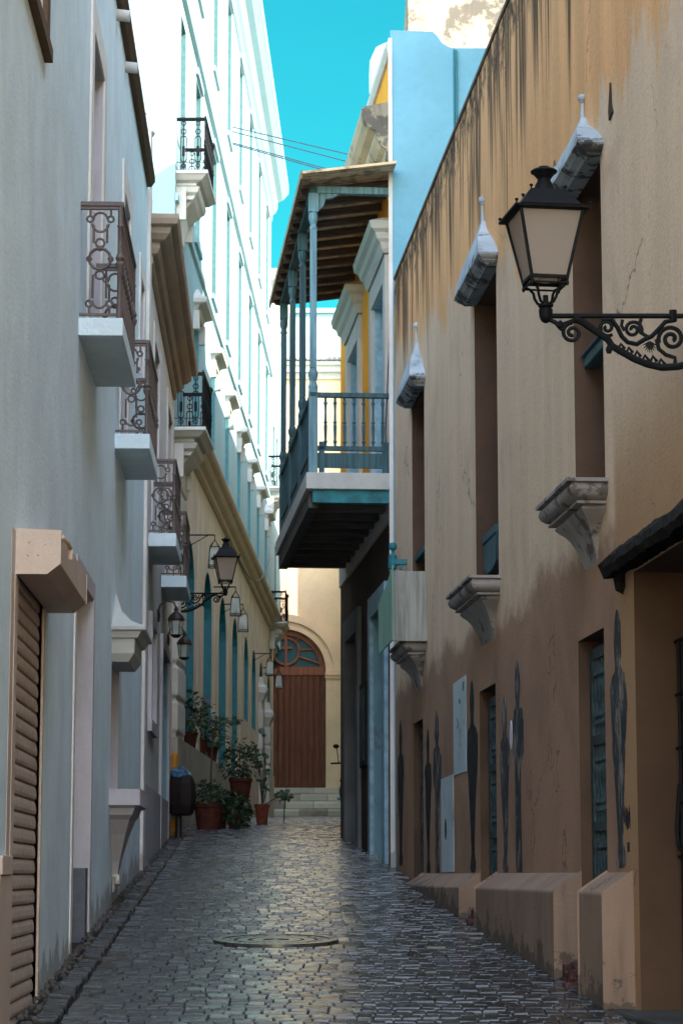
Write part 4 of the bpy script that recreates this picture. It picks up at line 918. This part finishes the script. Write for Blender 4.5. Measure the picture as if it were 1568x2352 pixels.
# tank on the yellow house roof
mb=MB(); 
c=ray(884,130); t=31/c[1]; tx,tz=c[0]*t,CZ+c[2]*t
mb.lathe((tx+.13,31.4,tz-.42),[(.30,0),(.34,.05),(.34,.3),(.33,.5),(.26,.66),(.1,.75),(.02,.76)],24)
mb.lathe((tx+.13,31.4,10.5),[(.2,0),(.2,tz-.42-10.5)],8)
tag(mb.build('water_tank',M['tank'],None,True),'round pale grey tank rising above the yellow house parapet','water tank')
# ================================================================== RIGHT: weathered house behind
G3=thing('old_block','tall sunlit weathered cream block with black mould behind the blue side wall','building',(2.8,37,gz(37)))
mb=MB(); mb.abox(.99,9,34.4,40,1.5,14.9); mb.build('wall',M['old'],G3)
mb=MB(); a=Vector((1.17,34.4,12.98)); mb.tube([a+Vector((0,.05,0)),a+Vector((0,-.28,-.02))],.035,8); mb.build('spout',M['terradark'],G3)
for i,(ya,yb,h_,nm) in enumerate(((40.05,50.9,12.35,'nearest'),(50.95,61.5,12.75,'middle'),(61.55,72.2,13.1,'farthest'))):
    ro_=thing('row_house',nm+' of three plain cream row houses hidden beyond the balcony house','house',(3,(ya+yb)/2,gz(50)),'row houses beyond the balcony')
    mb=MB(); mb.abox(.30,20,ya,yb,.5,h_); mb.build('wall',M['church'],ro_)
    mb=MB(); mb.abox(.24,20,ya+.01,yb-.01,h_,h_+.14); mb.build('coping',M['trim'],ro_)
# ================================================================== street lamps
def spiral(P,c,r0,r1,turns,a0,dirn=1,k=26): return [P(c[0]+(r0+(r1-r0)*i/k)*math.cos(a0+dirn*turns*2*math.pi*i/k),c[1]+(r0+(r1-r0)*i/k)*math.sin(a0+dirn*turns*2*math.pi*i/k)) for i in range(k+1)]
def make_lamp(dome=False):
    root=thing('street_lamp','x','street lamp',(0,0,0))
    rot=R_(9)
    cr,sr=math.cos(rot),math.sin(rot)
    def T(x,y,z): return (x*cr-y*sr,x*sr+y*cr,z)
    def ringsq(mb,levels):
        vs=[];
        for h,z in levels: vs+=[T(-h,-h,z),T(h,-h,z),T(h,h,z),T(-h,h,z)]
        fs=[(4*k+i,4*k+(i+1)%4,4*k+4+(i+1)%4,4*k+4+i) for k in range(len(levels)-1) for i in range(4)]
        fs+=[(3,2,1,0),tuple(range(4*len(levels)-4,4*len(levels)))]; mb.add(vs,fs)
    hb,ht,zb,zt=.093,.163,0,.345
    # frame
    mb=MB()
    for sx,sy in ((-1,-1),(1,-1),(1,1),(-1,1)):
        mb.tube([T(sx*hb,sy*hb,zb),T(sx*ht,sy*ht,zt)],.0115,4)
    for h,z,r in ((hb,zb,.012),(ht,zt,.014),(hb,zb-.03,.006)):
        q=[T(-h,-h,z),T(h,-h,z),T(h,h,z),T(-h,h,z)]
        for i in range(4): mb.tube([q[i],q[(i+1)%4]],r,4)
    mb.build('frame',M['black'],root)
    mb=MB()
    for i in range(4):
        c4=[(-1,-1),(1,-1),(1,1),(-1,1)]; a,b=c4[i],c4[(i+1)%4]; e=.985
        A=[T(a[0]*hb*e,a[1]*hb*e,zb),T(b[0]*hb*e,b[1]*hb*e,zb),T(b[0]*ht*e,b[1]*ht*e,zt),T(a[0]*ht*e,a[1]*ht*e,zt)]; e=.96
        Bv=[T(a[0]*hb*e,a[1]*hb*e,zb),T(b[0]*hb*e,b[1]*hb*e,zb),T(b[0]*ht*e,b[1]*ht*e,zt),T(a[0]*ht*e,a[1]*ht*e,zt)]
        mb.add(A+Bv,[(0,1,2,3),(7,6,5,4),(0,4,5,1),(3,2,6,7)])
    mb.build('glass',M['frost'],root)
    mb=MB()
    if not dome: ringsq(mb,[(ht+.01,zt-.012),(ht+.034,zt-.006),(ht+.036,zt+.004),(ht-.01,zt+.018),(.158,zt+.02),(.092,zt+.115)])
    else: ringsq(mb,[(ht+.01,zt-.012),(ht+.034,zt-.006),(ht+.036,zt+.004),(ht-.005,zt+.018),(.15,zt+.03),(.135,zt+.07),(.10,zt+.125),(.06,zt+.16)])
    rf=mb.build('roof',M['black'],root)
    mb=MB(); z=zt+.11 if not dome else zt+.15
    mb.lathe((0,0,z),[(.068,0),(.060,.012),(.046,.05),(.036,.068),(.034,.08),(.055,.108),(.068,.115),(.070,.122),(.060,.130),(.034,.134),(.028,.146),(.006,.150)],24)
    mb.build('chimney_cap',M['black'],rf,True)
    mb=MB()
    for sx,sy in ((-1,-1),(1,-1),(1,1),(-1,1)):
        for h,z in ((ht+.028,zt+.004),(.09,zt+.112)): mb.lathe(T(sx*h,sy*h,z),[(.004,0),(.004,.010),(.009,.014),(.009,.022),(.003,.026)],8)
    mb.build('finial_knobs',M['black'],rf,True)
    mb=MB()
    for sx,sy in ((-1,-1),(1,-1),(1,1),(-1,1)):
        pts=[(hb,0-.005),(hb*.98,-.02),(hb*.72,-.035),(hb*.55,-.06),(hb*.5,-.09),(hb*.36,-.118),(hb*.12,-.125)]
        mb.tube([T(sx*a,sy*a,z) for a,z in pts],.0075,6); mb.lathe(T(sx*hb,sy*hb,-.045),[(.004,0),(.008,.008),(.008,.018),(.004,.03),(.006,.045)],6)
    mb.lathe((0,0,-.225),[(.006,0),(.022,.008),(.033,.03),(.036,.06),(.036,.072),(.028,.078),(.040,.088),(.040,.098),(.014,.104),(.014,.145)],16)
    mb.build('cradle',M['black'],root,True)
    mb=MB(); mb.lathe((0,0,-.01),[(.03,0),(.03,.03),(.018,.035),(.022,.1),(.035,.15),(.02,.2)],12); mb.build('bulb',M['trim'],root,True)
    # bracket in the lamp's local x-z plane; pixel sketch converted with 1966 px / m
    P=lambda x,y:((x-240)/1966.,0,-.190-(y-165)/1966.)
    mb=MB(); mb.tube([P(300,160),P(1720,160)],.0135,10); mb.lathe(P(1520,160),[(.02,-.028),(.02,.03)],8)
    mb.tube([P(520,190),P(600,215),P(720,300),P(860,400),P(900,470),P(1000,530),P(1120,600),P(1250,655),P(1400,690),P(1560,680),P(1720,640)],.019,8)
    mb.tube([P(280,200),P(340,230),P(390,290),P(410,300)],.012,7); mb.lathe(P(385,255),[(.005,-.025),(.02,-.01),(.02,.01),(.005,.025)],8)
    mb.tube(spiral(P,(505,335),105,22,1.55,math.pi*1.5,-1),.0105,7); mb.tube([P(410,300),P(430,240),P(500,215),P(560,200)],.012,7)
    mb.tube(spiral(P,(855,280),88,16,1.5,math.pi*.3,1),.0095,7); mb.tube(spiral(P,(1115,300),92,18,1.6,math.pi*.1,-1),.0095,7)
    mb.tube([P(800,200),P(900,195),P(960,280),P(1000,370),P(1060,430),P(1150,450),P(1230,400),P(1300,370),P(1380,290),P(1440,220),P(1540,200)],.0125,7)
    mb.tube([P(1010,200),P(1000,260),P(1030,310)],.009,6); mb.tube([P(1200,190),P(1180,240),P(1190,330),P(1270,380)],.010,6)
    mb.tube(spiral(P,(1500,395),135,22,1.7,math.pi*.9,1,34),.0115,7); mb.tube([P(1350,400),P(1370,500),P(1440,560),P(1530,590),P(1530,640)],.011,7)
    for i in range(9):
        a=.3+i*.32; mb.tube([P(1280,430),P(1280+75*math.cos(a),430+110*abs(math.sin(a)))],.009,4,.002)
    for i,(x,y) in enumerate(((960,470),(1040,510),(1120,550),(1200,590),(1280,600),(1360,630))): mb.tube([P(x,y+35),P(x+30,y-25),P(x+70,y+30)],.011,4)
    mb.lathe(P(870,505),[(.012,-.02),(.018,0),(.01,.02)],8); mb.abox(.740,.765,-.05,.05,-.52,-.12)
    mb.build('bracket',M['black'],root,True)
    return root
L1=make_lamp(); L1['label']='large black lantern with frosted panes on a scrolled arm over the right side'; L1['group']='bracket street lamps'
L1.location=(1.045,12.1,4.62)
L2=make_lamp(True); L2['label']='distant domed lantern on a scrolled blue-black arm from the left row'; L2['group']='bracket street lamps'
L2.location=(-1.80,37.3,6.12); L2.rotation_euler.z=R_(180); L2.scale=(1.05,)*3
mb=MB(); mb.box(WF,36.95,37.25,.10,.24,5.5,6.1)
# thin cable from that lamp to the facade
def cable(name,A,B,sag,r,label,grp=None):
    mb=MB(); A=Vector(A);B=Vector(B); pts=[A.lerp(B,i/14)-Vector((0,0,sag*4*(i/14)*(1-i/14))) for i in range(15)]; mb.tube(pts,r,6)
    return tag(mb.build(name,M['cable'],None,True),label,'cable',grp)
cable('lamp_cable',(-1.62,37.3,6.5),WF.pt(66.5,.06,10.3),.5,.012,'thin black cable running from the domed lantern to the far wall')
def at(u,v,Y): r=ray(u,v); t=Y/r[1]; return Vector((r[0]*t,Y,CZ+r[2]*t))
for (a,b,lb) in (((637,316),(815,358),'uppermost overhead wire crossing the strip of sky'),((640,330),(812,375),'second overhead wire from the top across the sky'),((643,358),(770,393),'third overhead wire down, just above the lowest'),((643,362),(770,398),'lowest overhead wire crossing above the balcony roof')):
    A=at(*a,50); B=at(*b,50); d_=(B-A); A2=A-d_*((A.x+2.34)/d_.x); B2=B+d_*((.35-B.x)/d_.x)
    cable('overhead_wire',A2,B2,.0,.012,lb,'overhead wires')
# small box lanterns under the string course
def box_lantern():
    root=thing('wall_lantern','x','wall lantern',(0,0,0)); mb=MB()
    hb,ht,H=.10,.075,.34
    for sx,sy in ((-1,-1),(1,-1),(1,1),(-1,1)): mb.tube([(sx*hb,sy*hb,0),(sx*ht,sy*ht,H)],.009,4); mb.tube([(sx*ht,sy*ht,H),(0,0,H+.12)],.008,4)
    for h,z in ((hb,0),(ht,H),(hb*.95,.03)):
        q=[(-h,-h,z),(h,-h,z),(h,h,z),(-h,h,z)]
        for i in range(4): mb.tube([q[i],q[(i+1)%4]],.009,4)
    mb.tube([(0,0,H+.1),(0,0,H+.2)],.008,5); mb.tube([(0,0,H+.2),(-.42,0,H+.2)],.012,6); mb.tube([(-.1,0,H+.2),(-.42,0,H+.02)],.008,5)
    mb.build('frame',M['black'],root); mb=MB()
    c4=[(-1,-1),(1,-1),(1,1),(-1,1)]
    for i in range(4):
        a,b=c4[i],c4[(i+1)%4]; e=.96; mb.add([(a[0]*hb*e,a[1]*hb*e,.005),(b[0]*hb*e,b[1]*hb*e,.005),(b[0]*ht*e,b[1]*ht*e,H),(a[0]*ht*e,a[1]*ht*e,H)],[(0,1,2,3)])
    mb.build('glass',M['clear'],root); mb=MB(); mb.lathe((0,0,.02),[(.03,0),(.03,.06),(.015,.07),(.02,.12),(.002,.17)],8); mb.build('bulb',M['black'],root,True)
    return root
BL=box_lantern(); BL['group']='box lanterns along the cream ground floor'
spots=[(39.6,6.62,'nearest box lantern, half hidden behind the iron balcony railings'),(45.2,6.42,'box lantern hanging just below the domed street lamp'),(47.6,6.36,'box lantern right after the one under the domed lamp'),(58.8,6.40,'box lantern hanging beside the fanlight under the far balcony'),(63.6,6.46,'farthest box lantern, in front of the brown church door')]
for i,(y,z,lb) in enumerate(spots):
    o=BL if i==0 else copy_tree(BL,(0,0,0)); o.location=WF.pt(y,.44,z); o['label']=lb
# two dark round lanterns on the cream house
def dark_lantern():
    root=thing('porch_lantern','x','wall lantern',(0,0,0)); mb=MB()
    mb.lathe((0,0,0),[(.03,0),(.07,.03),(.075,.04)],8); mb.lathe((0,0,.22),[(.105,0),(.11,.015),(.085,.06),(.045,.1),(.02,.12),(.03,.14),(.01,.18)],12)
    for i in range(6):
        a=i*math.pi/3; mb.tube([(.07*math.cos(a),.07*math.sin(a),.03),(.095*math.cos(a),.095*math.sin(a),.22)],.006,4)
    mb.tube([(0,0,.38),(-.03,0,.45),(-.12,0,.47),(-.2,0,.42),(-.24,0,.3)],.011,6); mb.lathe((-.24,0,.2),[(.03,0),(.04,.08),(.03,.16)],8)
    mb.build('frame',flat('rusty_black_iron',(.03,.018,.015),.5,.4),root,False); mb=MB(); mb.lathe((0,0,.03),[(.066,0),(.09,.19)],6); mb.build('glass',M['clear'],root); return root
D1=dark_lantern(); D1.location=WL.pt(30.3,.24,4.55); D1['label']='upper rusty black porch lantern under the farthest small balcony'; D1['group']='porch lanterns'
D2=copy_tree(D1,WL.pt(33.6,.24,4.56)); D2['label']='lower rusty black porch lantern, farther up the lane of the two'
# ================================================================== plants
def leaves(mb,c,rad,n,size,rg,flat_=False,droop=.3):
    for i in range(n):
        while True:
            p=Vector((rg.uniform(-1,1),rg.uniform(-1,1),rg.uniform(-1,1)))
            if .15<p.length<1: break
        q=Vector((c[0]+p.x*rad[0],c[1]+p.y*rad[1],c[2]+p.z*rad[2]))
        s=size*rg.uniform(.6,1.3); d=Vector((p.x,p.y,p.z*.6+rg.uniform(-.5,.4)))
        if d.length<.01: d=Vector((1,0,0))
        d.normalize(); n_=Vector((rg.uniform(-.6,.6),rg.uniform(-.6,.6),1)).normalized(); w=d.cross(n_).normalized()
        up=w.cross(d)
        pts=[q,q+d*s*.45+w*s*.3+up*s*.05,q+d*s*1.0-up*s*droop*.5,q+d*s*.45-w*s*.3+up*s*.05]
        mb.add(pts,[(0,1,2),(0,2,3)])
def pot(name,label,x,y,z,r,h,mat,sq=4,group=None):
    root=thing(name,label,'potted plant',(x,y,z),group); mb=MB()
    rot=math.pi/4 if sq==4 else 0
    mb.lathe((x,y,z),[(r*.78,0),(r*.95,h*.85),(r*1.06,h*.86),(r*1.08,h),(r*.92,h),(r*.9,h*.9)],sq,rot=rot); mb.build('pot',mat,root,smooth=sq>4); return root
GP='potted plants along the terrace wall'
rg=random.Random(21)
def stemtube(mb,pts,r): mb.tube(pts,r,5)
# 1 big pot with umbrella plant
x,y=-2.03,37.2; z=gz(y)
p=pot('potted_tree','biggest terracotta pot, bushy below with a thin trunk and flat spreading crown','x' and x,y,z,.235,.40,M['terradark'],14,GP) if False else thing('potted_tree','biggest terracotta pot, bushy below with a thin trunk and flat spreading crown','potted plant',(x,y,z),GP)
mb=MB(); mb.lathe((x,y,z),[(.17,0),(.215,.33),(.235,.335),(.24,.39),(.21,.39),(.2,.36)],16); mb.build('pot',M['terradark'],p,True)
mb=MB(); leaves(mb,(x,y,z+.52),(.27,.25,.20),420,.085,rg); mb.build('foliage',M['leaf2'],p)
mb=MB(); mb.tube([(x+.03,y,z+.35),(x+.035,y,z+.9),(x+.06,y,z+1.3),(x+.07,y,z+1.55)],.014,6)
tops=[]
for i in range(9):
    a=i*.7; b=Vector((x+.07,y,z+1.5)); e=b+Vector((.33*math.cos(a),.25*math.sin(a),.16)); mb.tube([b,b.lerp(e,.5)+Vector((0,0,.03)),e],.006,4); tops.append(e)
mb.build('stem',M['stem'],p)
mb=MB()
for e in tops: leaves(mb,(e.x,e.y,e.z),(.10,.10,.025),26,.075,rg)
leaves(mb,(x+.07,y,z+1.60),(.20,.2,.07),70,.08,rg); mb.build('crown',M['leaf2'],p)
# companion pot behind
x,y=-1.92,37.75; z=gz(y); p=thing('potted_bush','terracotta pot tucked behind the biggest pot with low dark leaves','potted plant',(x,y,z),GP)
mb=MB(); mb.lathe((x,y,z),[(.13,0),(.17,.28),(.19,.29),(.19,.34),(.165,.34)],14); mb.build('pot',M['terradark'],p,True)
mb=MB(); leaves(mb,(x+.08,y,z+.42),(.18,.16,.14),160,.08,rg); mb.build('foliage',M['leaf'],p)
# 2 raised pot with tall bush
x,y=-1.60,38.6; z=gz(y); p=thing('potted_shrub','dark red pot raised on a stand with a tall leafy shrub','potted plant',(x,y,z),GP)
mb=MB(); mb.lathe((x,y,z+.42),[(.13,0),(.175,.28),(.19,.29),(.19,.34),(.17,.34)],14); mb.build('pot',M['terradark'],p,True)
mb=MB(); mb.lathe((x,y,z),[(.16,0),(.16,.03),(.05,.05),(.05,.38),(.15,.40),(.15,.42)],10); mb.build('stand',M['black'],p,True)
mb=MB(); leaves(mb,(x-.02,y,z+1.0),(.34,.25,.24),360,.085,rg); leaves(mb,(x-.1,y,z+1.25),(.2,.2,.2),100,.08,rg); mb.build('foliage',M['leaf'],p)
mb=MB()
for i in range(7):
    a=i*.9; mb.tube([(x,y,z+.75),(x+.1*math.cos(a),y+.1*math.sin(a),z+1.05),(x+.22*math.cos(a)+.04,y+.2*math.sin(a),z+1.3)],.006,4)
mb.build('stem',M['stem'],p)
# trailing plant in front
x,y=-1.63,37.6; z=gz(y); p=thing('trailing_plant','trailing dark foliage spilling over a low pot onto the cobbles','potted plant',(x,y,z),GP)
mb=MB(); mb.lathe((x,y,z),[(.10,0),(.13,.16),(.14,.17),(.14,.2),(.12,.2)],12); mb.build('pot',M['terradark'],p,True)
mb=MB(); leaves(mb,(x,y,z+.27),(.22,.2,.26),300,.10,rg,droop=.9); mb.build('foliage',M['leaf'],p)
# 3 small bright pot with round leaves
x,y=-1.30,39.9; z=gz(y); p=thing('potted_succulent','small bright terracotta pot with long bare stems and round leaves, nearest the street middle','potted plant',(x,y,z),GP)
mb=MB(); mb.lathe((x,y,z),[(.085,0),(.115,.27),(.125,.27),(.13,.33),(.11,.33)],14); mb.build('pot',M['terra'],p,True)
mb=MB(); lf=MB()
ends=[(-.05,0,.95),(.05,.02,1.15),(.0,-.03,.72),(.12,0,.85),(-.15,.05,1.3),(.06,.0,.60),(.42,.0,.50),(.33,.05,.46),(.02,0,1.5),(-.1,0,1.15)]
for e in ends:
    b=Vector((x,y,z+.3)); E_=Vector((x+e[0],y+e[1],z+e[2])); m_=b.lerp(E_,.55)+Vector((.03,0,.04)); mb.tube([b,m_,E_],.008,5)
    for k in range(3):
        c=E_+Vector((rg.uniform(-.05,.05),rg.uniform(-.04,.04),rg.uniform(-.05,.05))); nn=Vector((rg.uniform(-.5,.5),rg.uniform(-1,-.2),rg.uniform(.2,1))).normalized(); u_=nn.orthogonal().normalized(); v_=nn.cross(u_); r_=rg.uniform(.035,.06)
        lf.add([c+u_*r_*math.cos(j*math.pi/5)+v_*r_*math.sin(j*math.pi/5)+nn*.003 for j in range(10)]+[c+u_*r_*math.cos(j*math.pi/5)+v_*r_*math.sin(j*math.pi/5)-nn*.003 for j in range(10)],[tuple(range(10)),tuple(range(19,9,-1))])
mb.build('stem',M['stem'],p,True); lf.build('foliage',M['leaf'],p)
# lone stalk plant near the steps
x,y=-.98,41.5; z=gz(y); p=thing('stalk_plant','single thin stalk with a drooping leafy head in front of the church steps','plant',(x,y,z))
mb=MB(); mb.tube([(x,y,z-.02),(x+.01,y,z+.25),(x+.03,y,z+.47)],.011,5); mb.build('stem',M['stem'],p)
mb=MB(); leaves(mb,(x+.0,y,z+.45),(.13,.1,.06),60,.08,rg); mb.build('foliage',M['leaf'],p)
# pots on the terrace
for i,(yy,n_,hh,lb) in enumerate(((40.3,.0,.55,'terracotta pot on the terrace ledge with broad drooping leaves'),(42.6,.0,.62,'red-flowering plant in a pot farther along the terrace ledge'),(45.2,.0,.4,'low leafy pot at the far dip of the terrace ledge'))):
    c=WF.pt(yy,.0,3.66); p=thing('terrace_pot',lb,'potted plant',c,'pots on the terrace ledge')
    mb=MB(); mb.lathe(c,[(.09,0),(.13,.24),(.14,.25),(.14,.29),(.12,.29)],14); mb.build('pot',M['terradark'],p,True)
    mb=MB(); leaves(mb,(c[0]+.03,c[1],c[2]+.30+hh*.45),(.24,.3,hh*.5),190,.10,rg); leaves(mb,(c[0]-.02,c[1]+.1,c[2]+.30+hh*.9),(.13,.2,.16),50,.1,rg); mb.build('foliage',M['leaf'],p)
    mb=MB()
    for k in range(5): a=k*1.3; mb.tube([(c[0],c[1],c[2]+.25),(c[0]+.1*math.cos(a),c[1]+.12*math.sin(a),c[2]+.3+hh*.8)],.006,4)
    mb.build('stem',M['stem'],p)
    if i==1:
        mb=MB(); leaves(mb,(c[0]+.05,c[1],c[2]+.30+hh),(.2,.25,.12),26,.06,rg); mb.build('flowers',M['red'],p)
# ================================================================== litter bin, hydrant
x,y=-2.25,34.3; z=gz(y); p=thing('litter_bin','brown-black barrel litter bin on a short post with a blue bag on top','litter bin',(x,y,z))
mb=MB(); mb.lathe((x,y,z+.30),[(.13,0),(.165,.03),(.20,.15),(.205,.30),(.19,.45),(.16,.53),(.14,.56),(.12,.56)],8); mb.build('barrel',M['bin'],p,False)
mb=MB(); mb.lathe((x-.04,y,z-.03),[(.075,0),(.05,.03),(.045,.34)],10); mb.build('post',M['bin'],p,True)
mb=MB(); rgb=random.Random(4); vs=[]
mb.lathe((x-.03,y,z+.84),[(.15,0),(.165,.03),(.14,.08),(.10,.12),(.04,.155),(.0,.16)],12)
mb.v=[(a+rgb.uniform(-.015,.015),b+rgb.uniform(-.015,.015),c+rgb.uniform(-.015,.015)) for a,b,c in mb.v]; mb.build('bin_bag',M['bag'],p)
x,y=-2.42,35.0; z=gz(y); p=thing('hydrant','yellow standpipe hydrant with pale blue bands behind the litter bin','hydrant',(x,y,z))
mb=MB(); mb.lathe((x+.02,y,z),[(.09,0),(.09,.05),(.06,.07),(.06,.55),(.085,.57),(.085,.62),(.065,.66),(.06,.8),(.09,.86),(.09,.9),(.05,.95),(.045,1.05),(.06,1.1),(.045,1.16),(.015,1.2)],14); mb.build('standpipe',M['hydrant'],p,True)
mb=MB(); mb.lathe((x+.02,y,z+.66),[(.075,0),(.082,.02),(.082,.12),(.075,.14)],14); mb.lathe((x+.02,y,z+.25),[(.07,0),(.075,.02),(.075,.12),(.07,.14)],14); mb.tube([(x+.02,y-.05,z+.72),(x+.16,y-.08,z+.70)],.035,10); mb.build('band',M['paleblue'],p,True)
# ================================================================== scooter parked beyond the corner
x,y=.10,36.0; z=gz(y); p=thing('scooter','dark scooter mostly hidden behind the far right corner, blue mudguard and mirror showing','scooter',(x,y,z))
def tor(mb,c,R,r,axis='y',k=24,s=8):
    pts=[(c[0]+R*math.cos(2*math.pi*i/k),c[1],c[2]+R*math.sin(2*math.pi*i/k)) for i in range(k+1)] if axis=='y' else [(c[0],c[1]+R*math.cos(2*math.pi*i/k),c[2]+R*math.sin(2*math.pi*i/k)) for i in range(k+1)]
    mb.tube(pts,r,s)
for yy in (0,1.2):
    zz=gz(y+yy)
    mb=MB(); tor(mb,(x+.02,y+yy,zz+.22),.17,.05,'x'); wh=mb.build('wheel',M['inkblack'],p,True)
    mb=MB(); mb.lathe((x+.02,y+yy,zz+.2),[(.04,0),(.04,.04)],8); 
    for i in range(5): a=i*1.256; mb.tube([(x+.02,y+yy,zz+.22),(x+.02,y+yy+.15*math.cos(a),zz+.22+.15*math.sin(a))],.012,4)
    mb.build('rim',M['tank'],wh)
mb=MB(); P_=lambda a,b,c:(x+a,y+b,z+c)
mb.tube([P_(.02,-.22,.40),P_(.02,-.05,.48),P_(.02,.1,.46),P_(.02,.25,.34)],.05,8,.04)
mb.tube([P_(-.16,-.06,.50),P_(.02,-.1,.46),P_(.1,0,.46)],.02,6); mb.build('front_mudguard',flat('bright_blue_paint',(.01,.16,.28),.3,.6),p,True)
mb=MB(); mb.tube([P_(.02,0,.25),P_(.04,.12,.65),P_(.04,.2,1.0)],.035,8); mb.tube([P_(.04,.12,.5),P_(.04,.22,.95)],.14,8,.1); mb.tube([P_(.04,.2,.25),P_(.04,.7,.25),P_(.04,1.3,.5)],.1,8,.13); mb.lathe(P_(.04,.95,.5),[(.16,0),(.18,.15),(.15,.25)],10,sy=2); mb.build('body',M['bin'],p,True)
mb=MB(); mb.tube([P_(-.26,.14,1.02),P_(-.1,.18,1.03),P_(.04,.2,1.0),P_(.3,.14,1.03)],.014,6); mb.tube([P_(-.14,.17,1.03),P_(-.17,.12,1.26)],.007,5); mb.build('handlebar',M['black'],p,True)
mb=MB(); mb.lathe(P_(-.18,.12,1.24),[(.005,0),(.045,.02),(.045,.05),(.005,.07)],10); mb.build('mirror',M['black'],p,True)
mb=MB(); mb.lathe(P_(.04,.95,.76),[(.15,0),(.17,.04),(.14,.08)],10,sy=2.2); mb.build('saddle',M['inkblack'],p,True)
